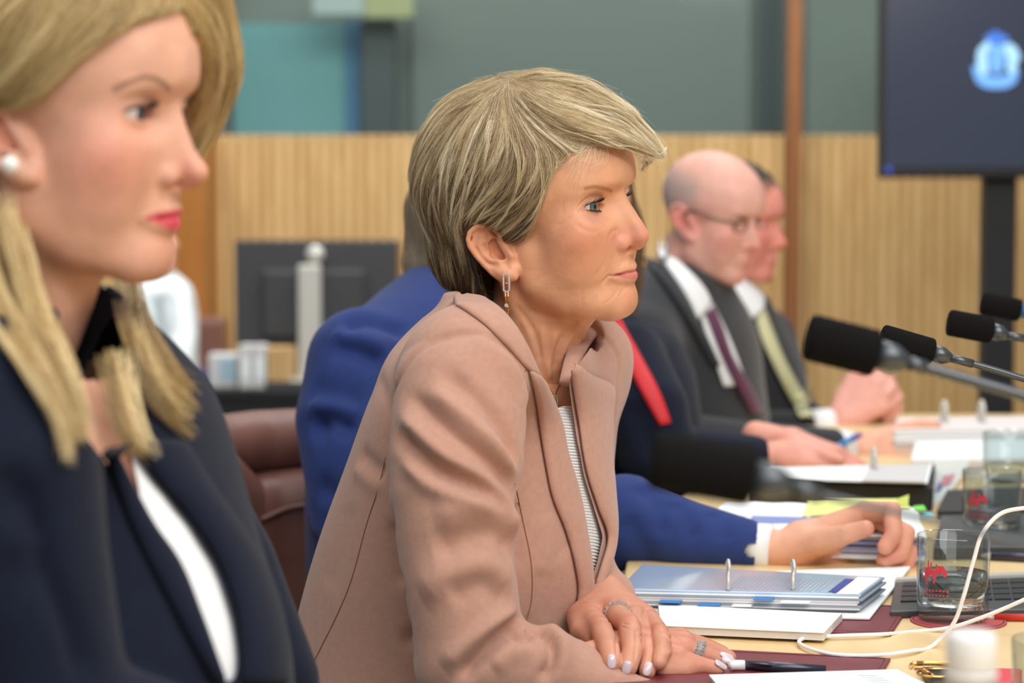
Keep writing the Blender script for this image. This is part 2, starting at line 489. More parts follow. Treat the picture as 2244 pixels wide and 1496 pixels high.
def head_field(p):
    f = Field(); jw = p['jaw_w']
    f.ell(*p['skull'])
    f.ell((44, 0, -36), (46 + p['maxf'], 52 * jw, 58), 22)
    f.ell((52, 40 * jw, -26), (27, 24, 24), 22, sym=True)                       # cheekbone
    f.ell((36, 38 * jw, -60), (36, 22, 36), 24, sym=True)                       # cheek
    f.tube([(2, 52 * jw, -45), (8, 50 * jw, -72), (38, 38 * jw, -92), (72, 16, -97)], [14, 13, 13, 14], 18, sym=True)   # jaw
    f.ell((30, 0, -78), (48, 38, 30), 22)                                        # floor of the mouth
    c, r = p['chin']; f.ell(c, r, 16)
    pts, rad = zip(*p['neck']); f.tube(pts, rad, 16)
    if p['folds']:
        f.tube([(-22, 58, -52), (-14, 46, -95), (-4, 26, -140), (2, 9, -188)], [8, 8.5, 7.5, 6], 10, sym=True)   # neck muscle
        f.tube([(44, 10, -108), (30, 10, -128), (12, 9, -165), (4, 7, -190)], [4, 4, 3.5, 3], 8, sym=True)       # cords under the chin
        f.tube([(50, 3, -110), (33, 3, -132), (16, 2, -160)], [4, 3.5, 3], 7)
    f.ell((p['eye'][0] + 1, 25, 20), (14, 22, 7), p['brow'] + 6, sym=True)                    # brow ridge
    f.ell((77, 0, 20), (9, 12, 8), 10)
    f.ell((p['eye'][0] + 24.5, 37, 3.5), (18, 22, 13.5), 13, 's', sym=True)                     # orbit
    f.ell((101, 0, 5.5), (p.get('root', 20), 31, 13.5), 16, 's')                                    # root of the nose
    pts, rad = zip(*p['nose'])
    f.tube([(78, 0, 4), (80, 0, -12), (84, 0, -32)], [9, 13, 16], 9)             # base of the nose
    f.tube(pts, rad, 8)
    c, r = p['ala']; f.ell(c, r, 4.5, sym=True)
    pts, rad = zip(*p['columella']); f.tube(pts, rad, 4)
    c, r = p['nostril']; f.ell(c, r, 2.5, 's', sym=True, rot=[[0.94, 0.2, -0.25], [-0.2, 0.98, 0], [0.25, 0.05, 0.96]])
    a = p['ala'][0]
    f.tube([(a[0] - 8, a[1] + 6, a[2] + 7), (a[0] - 9, a[1] + 8, a[2] - 1), (a[0] - 6, a[1] + 7, a[2] - 8)], 1.2, 4, 's', sym=True)   # wing groove
    # mouth
    f.ell((76.5, 0, -63), (14, 24, 15), 12)
    for key in ('ulip', 'llip'):
        pts, rad = zip(*p[key]); f.tube(pts, rad, 4.5, sym=True)
    ul = p['ulip'][0][0]; zc = (p['ulip'][0][0][2] + p['llip'][0][0][2]) / 2 + 0.6
    f.tube([(ul[0] + 6.2, 0, zc + .6), (ul[0] + 3.8, 8, zc + .4), (ul[0] - 1.5, 16, zc - .6), (ul[0] - 7, 24, zc - 2.2)], [1.2, 1.2, 1.2, 0.8], 1.8, 's', sym=True)
    f.tube([(98, 0, -46), (98, 0, -55)], [1.4, 2.0], 5, 's')                   # philtrum
    if p['folds']:
        f.ell((58, 33, -92), (17, 11, 12), 12, sym=True)                                             # jowl
    # eyelids
    ex, ey, ez = p['eye']; up, dn = p['lid']
    f.ell((ex, ey, ez), (13.6, 14.6, 13.2), 5, sym=True)
    f.tube([(ex + 8, ey + 17, ez + 1), (ex + 13.5, ey + 8, ez + up + 3.6), (ex + 14.5, ey - 2, ez + up + 4.2), (ex + 13, ey - 13, ez + 4)], [0.5, 0.9, 0.9, 0.5], 2.2, 's', sym=True)   # lid crease
    def opening(x, y, z):
        a = (y - ey) / 15.0
        top = up * np.sqrt(np.clip(1 - np.abs(a) ** 2.2, 0, 1)) + 1.0 * a * 0 - 0.4
        bot = -dn * np.sqrt(np.clip(1 - np.abs(a) ** 2.0, 0, 1)) + 0.6 * a
        d = np.maximum(z - ez - top, bot - (z - ez)) * 0.85
        d = np.maximum(d, (np.abs(y - ey) - 15.2))
        ins = np.sqrt((x - ex) ** 2 + (y - ey) ** 2 + (z - ez) ** 2)
        d = np.maximum(d, 11.0 - ins)                       # never eats deeper than the eyeball
        return np.maximum(d, ex - 2 - x) + 0 * x
    f.add(opening, (ex - 2, ey - 16, ez - 9), (ex + 30, ey + 16, ez + 9), 0.8, 's', sym=True)
    return f

def ear_plane(px, py, cfg):
    """outline points of the visible ear (pixels at the head's depth) -> local mm"""
    c, s = math.cos(cfg['yaw']), math.sin(cfg['yaw'])
    x = (px - cfg['nx']) / cfg['ppm']; L0, m = cfg['L0'], cfg['m']
    F = (x + cfg['nF'] * c + s * L0) / (c + s * m)
    return np.array([F, L0 - m * F, (cfg['y0'] - py) / cfg['ppm']])
def add_ear(f, Q):
    """Q(x, y, lift) maps ear-sheet coordinates to local mm; ear sheet is 0..800 wide, 110..970 tall"""
    q = lambda pts: [Q(*p) if len(p) == 3 else Q(p[0], p[1], 0) for p in pts]
    # plate, fixed to the head at its front edge
    f.tube(q([(330, 300, -6), (310, 460, -6), (420, 640, -6), (560, 770, -4), (670, 830, -1)]), [11, 11.5, 10.5, 8.5, 6.5], 2)
    f.tube(q([(540, 420, -10), (620, 560, -10), (700, 700, -6)]), [11, 11, 8], 4)
    f.tube(q([(340, 300, 8), (330, 460, 8), (440, 630, 8), (540, 740, 8)]), [10.5, 10.5, 9.5, 6], 2, 's')  # hollow the plate
    f.tube(q([(545, 420, -1), (585, 320, 0), (520, 220, .5), (400, 158, 1), (270, 165, 1), (178, 250, 1), (148, 345, 1), (168, 440, 1), (248, 570, 1), (352, 700, .5), (460, 815, 0), (570, 890, 0)]),
           [2.2, 2.6, 2.9, 2.9, 2.8, 2.6, 2.5, 2.5, 2.5, 2.6, 2.8, 3.4], 1.2)
    f.tube(q([(400, 240, -3), (320, 320, -2), (285, 430, -1.5), (330, 550, -1.2), (430, 640, -1), (560, 670, -1), (620, 655, -1.5)]), [2.0, 2.8, 3.2, 3.2, 3.0, 3.0, 2.2], 2.5)
    f.tube(q([(480, 290, -4), (390, 370, -3), (310, 400, -2)]), [1.6, 2.2, 2.4], 2.5)
    f.tube(q([(490, 430, -3), (520, 540, -3), (590, 600, -4), (650, 622, -5)]), [5.8, 6.6, 5.0, 2.4], 2.0, 's')                    # concha
    f.tube(q([(470, 420, -16), (520, 560, -16), (640, 620, -15)]), [10, 11, 9], 2)
    f.tube(q([(590, 400, -2), (670, 510, -1), (728, 595, 0), (725, 650, -1)]), [2.8, 3.0, 3.4, 2.8], 4)                          # tragus
    f.tube(q([(560, 800, 0), (660, 850, 0.5), (720, 850, 0.5), (745, 780, -1)]), [5.5, 7.2, 7.0, 6.0], 4)                          # lobe
    f.tube(q([(180, 620, -12), (330, 800, -12), (480, 960, -12)]), [1, 1, 1], 1, 's')
    return f

def gauss(d2, s): return np.exp(-d2 / (2 * s * s))
def line_dist(V, pts):
    pts = np.array(pts, float); best = np.full(len(V), 1e9)
    for a, b in zip(pts[:-1], pts[1:]):
        ab = b - a; t = np.clip(((V - a) @ ab) / (ab @ ab), 0, 1)
        best = np.minimum(best, np.linalg.norm(V - a - t[:, None] * ab, axis=1))
    return best
def skin_colors(V, p, base, lip, blush, brow=None, lidc=None):
    """true skin colouring: lips, cheeks, lids, brows"""
    base, lip, blush = [np.array(lin(c)[:3]) for c in (base, lip, blush)]
    C = np.repeat(base[None], len(V), 0)
    A = V.copy(); A[:, 1] = np.abs(A[:, 1])
    def blend(w, c):
        nonlocal C
        w = np.clip(w, 0, 1)[:, None]; C = C * (1 - w) + np.array(c) * w
    blend(0.55 * gauss(((A - [62, 48, -30]) ** 2).sum(1), 20), blush)
    blend(0.45 * gauss(((A - [104, 0, -32]) ** 2).sum(1), 11), blush)
    blend(0.35 * gauss(((A - [-25, 78, -35]) ** 2).sum(1), 22), blush)
    blend(0.25 * gauss(((A - [95, 0, -92]) ** 2).sum(1), 16), blush)
    for key in ('ulip', 'llip'):
        pts, rad = zip(*p[key]); d = line_dist(A, pts)
        lim = np.interp(A[:, 1], [q[1] for q in pts], rad)
        w = np.clip((lim + 1.0 - d) / 1.2, 0, 1) * np.clip((A[:, 0] - 78) / 3, 0, 1)
        cz = pts[0][2]
        if key == 'ulip': w *= np.clip((cz + (2.2 if p.get('full_lips') else -0.2) - A[:, 1] * 0.08 - A[:, 2]) / 1.5, 0, 1)
        else: w *= np.clip((A[:, 2] - (cz - (5.0 if p.get('full_lips') else 3.6))) / 1.5, 0, 1)
        blend(w * 0.85, lip)
    if brow is not None:
        bp, bc, bw = brow
        d = line_dist(A, bp); blend(np.clip(1.25 - d / bw, 0, 1) * 0.75, lin(bc)[:3])
    if lidc is not None:
        ex, ey, ez = p['eye']
        d = np.abs(np.sqrt((((A - [ex, ey, ez]) / [1, 1.12, 1]) ** 2).sum(1)) - 14)
        w = np.clip(1.4 - d / 2.2, 0, 1) * np.clip(1 - np.abs(A[:, 2] - 4.5) / 7.5, 0, 1) * (A[:, 0] > ex)
        blend(0.6 * w, lin(lidc)[:3])
    return C

def eyeball(name, xf, p, side, iris, parent, gaze=(1, 0, 0)):
    ex, ey, ez = p['eye']; ey = ey * side
    n, m = 40, 48
    th = np.linspace(0, np.pi, n); ph = np.linspace(0, 2 * np.pi, m, endpoint=False)
    g = np.array(gaze, float); g /= np.linalg.norm(g)
    a = np.cross(g, [0, 0, 1.0]); a /= np.linalg.norm(a); b = np.cross(a, g)
    V, C = [], []
    wh, ir, ird, pu = [np.array(lin(c)[:3]) for c in ((232, 222, 216), iris, [v * 0.5 for v in iris], (12, 12, 14))]
    for t in th:
        r = 12.0 + 0.7 * math.exp(-(t / 0.42) ** 2)
        for q in ph:
            V.append(np.array([ex, ey, ez]) + r * (math.cos(t) * g + math.sin(t) * (math.cos(q) * a + math.sin(q) * b)))
            C.append(pu if t < 0.18 else (ir if t < 0.44 else (ird if t < 0.53 else wh)))
    F = [(i * m + j, (i + 1) * m + j, (i + 1) * m + (j + 1) % m, i * m + (j + 1) % m) for i in range(n - 1) for j in range(m)]
    return new_mesh(name, xf.w(np.array(V)), np.array(F), M['eye'], parent, colors=np.array(C))

def strand_fan(roots, dirs, length, bend, jitter=0.25, m=5):
    """short hairs (lashes, brows): roots (n,3), dirs (n,3), bend vector added quadratically"""
    n = len(roots); t = np.linspace(0, 1, m)
    d = dirs + RNG.normal(0, jitter, (n, 3)); d /= np.linalg.norm(d, axis=1, keepdims=True)
    L = length * RNG.uniform(0.75, 1.15, n)
    return roots[:, None] + L[:, None, None] * (d[:, None] * t[None, :, None] + np.array(bend)[None, None] * (t ** 2)[None, :, None])

def flow_strands(V, N, guides, n, m=9, length=(0.03, 0.07), depth=0.004, lift=0.0015, spread=0.012, jit=0.12, weight=None, cap=None, clump=0.0):
    """hairs that start anywhere in the mass of hair and follow the combing guides over it"""
    gp, gt = [], []
    for g in guides:
        g = smooth_path(g, 24); t = np.gradient(g, axis=0); t /= np.linalg.norm(t, axis=1, keepdims=True) + 1e-12
        gp.append(g); gt.append(t)
    gp = np.concatenate(gp); gt = np.concatenate(gt)
    w = np.ones(len(V)) if weight is None else weight
    idx = RNG.choice(len(V), n, p=w / w.sum())
    pos = V[idx] + RNG.normal(0, 0.0012, (n, 3)); off = -RNG.uniform(0, depth, n)
    L = RNG.uniform(*length, n); step = L / (m - 1)
    out = np.zeros((n, m, 3)); 
    from mathutils.kdtree import KDTree
    kd = KDTree(len(V))
    for i, v in enumerate(V.tolist()): kd.insert(v, i)
    kd.balance()
    wig = RNG.normal(0, jit, (n, 3))
    cur = pos
    for k in range(m):
        near = np.array([kd.find(c)[1] for c in cur.tolist()])
        nn = N[near]; surf = V[near]
        h = ((cur - surf) * nn).sum(1)
        o = off * (1 - k / (m - 1)) + lift * (k / (m - 1)) ** 2
        cur = cur - nn * (h - o)[:, None] * 0.8
        out[:, k] = cur
        d = np.zeros((n, 3))
        for s in range(0, n, 4000):
            q = cur[s:s + 4000]
            D2 = (q ** 2).sum(1)[:, None] + (gp ** 2).sum(1)[None] - 2 * q @ gp.T
            ww = np.exp(-np.clip(D2 - D2.min(1, keepdims=True), 0, None) / (2 * spread ** 2))
            d[s:s + 4000] = ww @ gt
        d += wig * np.linalg.norm(d, axis=1, keepdims=True)
        d -= nn * (d * nn).sum(1, keepdims=True)
        d /= np.linalg.norm(d, axis=1, keepdims=True) + 1e-12
        cur = cur + d * step[:, None]
    return out, idx

def groove(V, Q, bvh, lines):
    """creases of skin or cloth: (pixel polyline, depth m, width m); negative depth raises a fold"""
    N = normals(V, Q)
    D = np.zeros(len(V))
    for px, depth, sig in lines:
        pts = smooth_path(px, max(8, len(px) * 5)); w = []
        for x, y in pts:
            h = hit(bvh, x, y)[0]
            if h is not None: w.append(h)
        if len(w) < 2: continue
        w = np.array(w); lo, hi = w.min(0) - 4 * sig, w.max(0) + 4 * sig
        near = np.where(((V > lo) & (V < hi)).all(1))[0]
        if not len(near): continue
        s = np.concatenate([[0], np.cumsum(np.linalg.norm(np.diff(w, axis=0), axis=1))]); s /= s[-1]
        best = np.full(len(near), 1e9); tt = np.zeros(len(near))
        for i in range(len(w) - 1):
            a, ab = w[i], w[i + 1] - w[i]
            t = np.clip(((V[near] - a) @ ab) / (ab @ ab + 1e-15), 0, 1)
            d = np.linalg.norm(V[near] - a - t[:, None] * ab, axis=1)
            m = d < best; best[m] = d[m]; tt[m] = (s[i] + (s[i + 1] - s[i]) * t)[m]
        taper = np.clip(np.minimum(tt, 1 - tt) * 6 + 0.15, 0, 1)
        D[near] -= depth * np.exp(-(best / sig) ** 2 / 2) * taper
    return V + N * D[:, None]
def to_px(V):
    d = V - CAM
    x, y, z = d[:, 0], d[:, 1], d[:, 2]
    f = y * _cp - z * _sp; u = y * _sp + z * _cp
    return np.stack([W / 2 + FPX * x / f, H / 2 - FPX * u / f], 1)
def px_line_dist(uv, pts):
    pts = smooth_path(pts, max(8, 4 * len(pts)))
    best = np.full(len(uv), 1e9)
    for a, b in zip(pts[:-1], pts[1:]):
        ab = b - a; t = np.clip(((uv - a) @ ab) / (ab @ ab + 1e-12), 0, 1)
        best = np.minimum(best, np.linalg.norm(uv - a - t[:, None] * ab, axis=1))
    return best

def lock_strands(S, kids, radius, tip=0.35, stray=0.0006, Nrm=None, ends=0.72):
    """bundle child hairs around each traced lock"""
    n, m, _ = S.shape
    out = np.zeros((n, kids, m, 3)); t = np.linspace(0, 1, m)
    for i in range(n):
        tt, N, B = frame_along(S[i])
        r = radius * RNG.uniform(0.6, 1.3) * np.sqrt(RNG.uniform(0, 1, kids)); a = RNG.uniform(0, 2 * np.pi, kids)
        sc = 1 - (1 - tip) * t ** 0.8
        off = (r * np.cos(a))[:, None, None] * N[None] + 0.45 * (r * np.sin(a))[:, None, None] * B[None]
        ph = RNG.uniform(0, 6, (kids, 1)); wob = np.sin(t[None] * RNG.uniform(3, 8, (kids, 1)) + ph) * stray
        full = S[i][None] + off * sc[None, :, None] + wob[:, :, None] * N[None] + RNG.normal(0, stray, (kids, 1, 3)) * (t ** 2)[None, :, None]
        a0 = RNG.uniform(0, 0.45, kids) ** 1.2; a1 = RNG.uniform(ends, 1.0, kids) ** 0.5 if ends < .7 else RNG.uniform(ends, 1.0, kids)
        for k in range(kids):                                   # every hair starts and ends at its own place
            u = a0[k] + (a1[k] - a0[k]) * t
            for ax in range(3): out[i, k, :, ax] = np.interp(u, t, full[k, :, ax])
        if Nrm is not None:
            out[i] -= Nrm[i][None, None] * (0.0045 * (1 - t) ** 3)[None, :, None]
    return out.reshape(n * kids, m, 3)
def px_wisps(lines, bvh, offs, kids, jit_px=4.0, m=10, jit_d=0.002, default_Y=None):
    """loose hairs along drawn courses, lifted off the skin or hair below"""
    out = []
    for ln in lines:
        for _ in range(kids):
            q = smooth_path(ln, m) + RNG.normal(0, jit_px, 2)[None] + np.linspace(0, 1, m)[:, None] * RNG.normal(0, jit_px * 1.6, 2)[None]
            L = RNG.uniform(0.7, 1.0); q = q[0] + (q - q[0]) * L
            w = []; lastY = default_Y
            o = offs + RNG.normal(0, jit_d)
            for x, y in q:
                h, nn = hit(bvh, x, y) if bvh is not None else (None, None)
                if h is None: h = P(x, y, lastY if lastY else 2.1)
                else: lastY = h[1] if lastY is None else max(min(h[1], lastY + 0.02), lastY - 0.02)
                h = P(x, y, lastY if lastY else h[1])
                d = ray(x, y); w.append(h - d / np.linalg.norm(d) * o)
            w = np.array(w); w = relax_path(w); out.append(w)
    return np.array(out)
def relax_path(w):
    for _ in range(3): w[1:-1] = 0.5 * w[1:-1] + 0.25 * (w[:-2] + w[2:])
    return w

def poly_soft(uv, poly, soft):
    ins = inside_poly(uv, poly); d = px_line_dist2(uv, list(poly) + [poly[0]])
    return np.where(ins, np.clip(0.5 + d / soft, 0, 1), np.clip(0.5 - d / soft, 0, 1))
def px_line_dist2(uv, pts):
    pts = np.array(pts, float); best = np.full(len(uv), 1e9)
    for a, b in zip(pts[:-1], pts[1:]):
        ab = b - a; t = np.clip(((uv - a) @ ab) / (ab @ ab + 1e-12), 0, 1)
        best = np.minimum(best, np.linalg.norm(uv - a - t[:, None] * ab, axis=1))
    return best
def tint(C, V, Q, items):
    """make-up and brows on the visible side of a face: ('line', pts, width, colour, amount) or ('area', polygon, softness, colour, amount)"""
    N = normals(V, Q); front = ((V - CAM) * N).sum(1) < 0.0; uv = to_px(V)
    for kind, pts, w, c, a in items:
        if kind == 'line': k = np.clip(1.3 - px_line_dist(uv, pts) / w, 0, 1)
        else: k = poly_soft(uv, pts, w)
        k = (k * a * front)[:, None]; C = C * (1 - k) + np.array(lin(c)[:3]) * k
    return C

M = {}
def fresnel_pane(name, tint_c):
    m = bpy.data.materials.new(name); m.use_nodes = True; nt = m.node_tree
    nt.nodes.remove(nt.nodes['Principled BSDF'])
    tr = nt.nodes.new('ShaderNodeBsdfTransparent'); tr.inputs[0].default_value = lin(tint_c)
    gl = nt.nodes.new('ShaderNodeBsdfGlossy'); gl.inputs['Roughness'].default_value = 0.02
    lw = nt.nodes.new('ShaderNodeLayerWeight'); lw.inputs[0].default_value = 0.5
    pw = nt.nodes.new('ShaderNodeMath'); pw.operation = 'POWER'; pw.inputs[1].default_value = 3.5
    ma = nt.nodes.new('ShaderNodeMath'); ma.operation = 'MULTIPLY_ADD'; ma.inputs[1].default_value = 0.75; ma.inputs[2].default_value = 0.03
    mx = nt.nodes.new('ShaderNodeMixShader')
    nt.links.new(lw.outputs['Facing'], pw.inputs[0]); nt.links.new(pw.outputs[0], ma.inputs[0]); nt.links.new(ma.outputs[0], mx.inputs[0])
    nt.links.new(tr.outputs[0], mx.inputs[1]); nt.links.new(gl.outputs[0], mx.inputs[2])
    nt.links.new(mx.outputs[0], nt.nodes['Material Output'].inputs[0])
    return m
M['skin'] = mat('skin', rough=0.5, attr=True, bump=(260, 0.13, 6), sss=0.06, spec=0.35, noise=(55, 0.08))
M['eye'] = mat('eye', rough=0.12, attr=True, spec=0.5, coat=0.4)
M['lash'] = mat('lash', (22, 18, 18), rough=0.6)
M['hair_base'] = mat('hair_base', (112, 92, 66), rough=0.7, attr=True, noise=(80, 0.25), bump=(180, 0.6))
M['hair'] = mat('hair', rough=0.42, attr=True, spec=0.6)
M['wool'] = mat('camel_wool', (188, 144, 125), rough=0.95, noise=(160, 0.05), bump=(1300, 0.30, 4), sheen=0.25, spec=0.12)
M['wool_dark'] = mat('seam_thread', (146, 98, 76), rough=0.95)
M['gold'] = mat('gold', (226, 176, 104), rough=0.22, metal=1.0)
M['gem'] = mat('pave_stones', (235, 230, 225), rough=0.12, metal=0.7, bump=(1800, 0.9, 2))
M['silver'] = mat('silver', (205, 200, 196), rough=0.2, metal=1.0, bump=(1500, 0.8, 2))
M['nail'] = mat('nail_polish', (214, 196, 202), rough=0.15, coat=0.5)
M['rib_white'] = mat('white_knit', (236, 236, 236), rough=0.85)
def _ribs():
    nt = M['rib_white'].node_tree; b = nt.nodes['Principled BSDF']; tc = nt.nodes.new('ShaderNodeTexCoord'); mp = nt.nodes.new('ShaderNodeMapping')
    mp.inputs['Rotation'].default_value = (0.5, 0.5, 0.0)
    wv = nt.nodes.new('ShaderNodeTexWave'); wv.bands_direction = 'Z'; wv.inputs['Scale'].default_value = 120.0
    bp = nt.nodes.new('ShaderNodeBump'); bp.inputs['Strength'].default_value = 0.9; bp.inputs['Distance'].default_value = 0.0015
    nt.links.new(tc.outputs['Object'], mp.inputs[0]); nt.links.new(mp.outputs[0], wv.inputs[0]); nt.links.new(wv.outputs['Fac'], bp.inputs['Height']); nt.links.new(bp.outputs[0], b.inputs['Normal'])
_ribs()
M['navy'] = mat('navy_suiting', (22, 28, 44), rough=0.9, bump=(1200, 0.2, 3), sheen=0.08, spec=0.15, noise=(60, 0.06))
M['blue'] = mat('blue_suiting', (42, 60, 116), rough=0.85, bump=(900, 0.2, 3), sheen=0.10, spec=0.2, noise=(50, 0.06))
M['charcoal'] = mat('charcoal_suiting', (50, 52, 56), rough=0.85, bump=(900, 0.2, 3), sheen=0.2, spec=0.2)
M['black_cloth'] = mat('black_cloth', (38, 38, 42), rough=0.9, bump=(900, 0.2, 3), sheen=0.15, spec=0.2)
M['white_cotton'] = mat('white_cotton', (236, 238, 240), rough=0.8, bump=(700, 0.1, 3))
M['white_satin'] = mat('white_top', (244, 244, 246), rough=0.6)
M['purple_silk'] = mat('purple_silk', (92, 40, 74), rough=0.5, sheen=0.2)
M['lime_silk'] = mat('pale_yellow_silk', (206, 204, 160), rough=0.5)
M['red_tape'] = mat('red_ribbon', (206, 36, 44), rough=0.6)
M['leather'] = mat('oxblood_leather', (124, 84, 74), rough=0.42, bump=(240, 0.25, 5), noise=(20, 0.10))
M['pearl'] = mat('pearl', (240, 234, 226), rough=0.2, coat=0.6, sss=0.1)
M['frame_metal'] = mat('spectacle_metal', (120, 100, 84), rough=0.3, metal=0.8)
M['lens'] = pane_mat('lens_glass', (236, 236, 238), 0.08)
M['maple'] = wood_mat('maple_slat', (190, 152, 96), (216, 182, 126), 2.0, 'Z', 0.5)
M['maple_dark'] = mat('maple_backing', (150, 104, 56), rough=0.6)
M['post'] = wood_mat('cherry_post', (116, 70, 36), (140, 88, 46), 3.0, 'Z', 0.4)
M['door_wood'] = wood_mat('dark_oak_panel', (150, 94, 36), (172, 112, 48), 2.0, 'Z', 0.4)
M['table'] = wood_mat('maple_veneer', (224, 192, 136), (238, 212, 162), 1.2, 'Y', 0.35)
M['floor'] = mat('carpet', (70, 74, 78), rough=1.0, noise=(120, 0.2), bump=(500, 0.5))
M['booth_wall'] = mat('booth_wall', (140, 146, 142), rough=0.9, noise=(2.0, 0.08))
M['booth_dark'] = mat('booth_dark', (84, 90, 92), rough=0.8)
M['booth_mid'] = mat('booth_grey', (134, 140, 137), rough=0.9)
M['teal'] = mat('teal_board', (128, 178, 184), rough=0.8)
M['blue_board'] = mat('blue_board', (96, 146, 188), rough=0.8)
M['booth_glass'] = pane_mat('booth_glass', (240, 246, 244), 0.05, 0.05)
M['steel'] = mat('window_frame', (96, 98, 96), rough=0.4, metal=0.5)
M['reflection_white'] = mat('white_glass_reflection', (150, 160, 160), emis=((190, 206, 204), 0.30))  # glow painted in for a white lamp mirrored in the glass
M['reflection_yellow'] = mat('yellow_glass_reflection', (150, 150, 110), emis=((190, 190, 130), 0.28))  # same mirrored glow, yellowish part
M['bezel'] = mat('tv_bezel', (30, 29, 30), rough=0.4)
M['screen'] = mat('tv_screen', (20, 22, 28), rough=0.2, emis=((60, 66, 86), 0.75))
M['crest'] = mat('lit_crest', (20, 40, 80), rough=0.5, emis=((118, 178, 246), 1.3))
M['crest_hi'] = mat('lit_crest_bright', (20, 40, 80), rough=0.5, emis=((176, 226, 252), 1.3))
M['crest_lo'] = mat('lit_crest_deep', (20, 40, 80), rough=0.5, emis=((72, 124, 214), 1.3))
M['led'] = mat('standby_light', (20, 30, 90), emis=((66, 88, 190), 1.2))
M['blackplastic'] = mat('black_plastic', (32, 32, 33), rough=0.45)
M['greyplastic'] = mat('grey_plastic', (66, 68, 70), rough=0.4)
M['monback'] = mat('monitor_back', (58, 58, 60), rough=0.5)
M['alu'] = mat('brushed_stand', (206, 204, 196), rough=0.35, metal=0.3)
M['paper'] = mat('paper', (240, 246, 248), rough=0.9)
M['paper_shade'] = mat('paper_edge', (222, 216, 214), rough=0.9, bump=(900, .2))
M['grey_paper'] = mat('grey_card', (206, 206, 206), rough=0.8)
M['white_shirt'] = mat('white_shirt', (226, 236, 240), rough=0.9)
M['foam'] = mat('foam_windscreen', (24, 23, 23), rough=1.0, bump=(700, 1.0, 3), spec=0.1)
M['mic_metal'] = mat('gunmetal', (88, 92, 96), rough=0.35, metal=0.7)
M['maroon'] = mat('maroon_leather', (112, 34, 44), rough=0.45, bump=(500, .25), noise=(12, .08))
M['cord'] = mat('white_cable', (238, 238, 238), rough=0.4)
M['clear'] = fresnel_pane('tumbler_glass', (240, 244, 244))
M['water'] = mat('water', (255, 255, 255), rough=0.0, trans=1.0)
M['water'].node_tree.nodes['Principled BSDF'].inputs['IOR'].default_value = 1.33
M['redprint'] = mat('red_print', (206, 56, 74), rough=0.5)
M['yellow'] = mat('yellow_note', (232, 238, 150), rough=0.9)
M['bluepaper'] = mat('blue_divider', (132, 146, 200), rough=0.8)
M['bluetab'] = mat('blue_tab', (50, 130, 200), rough=0.6)
M['greentab'] = mat('green_tab', (120, 220, 90), rough=0.6)
M['sleeve_plastic'] = mat('plastic_sleeve', (176, 200, 224), rough=0.15, coat=0.6)
M['print'] = mat('printed_text', (150, 160, 176), rough=0.8)
M['navy_ink'] = mat('dark_blue', (44, 62, 150), rough=0.5)
M['ink'] = mat('dark_pen', (40, 42, 60), rough=0.3, coat=.3)
M['red'] = mat('red_paint', (196, 52, 40), rough=0.4)
M['pinkred'] = mat('red_packet', (214, 70, 86), rough=0.5)

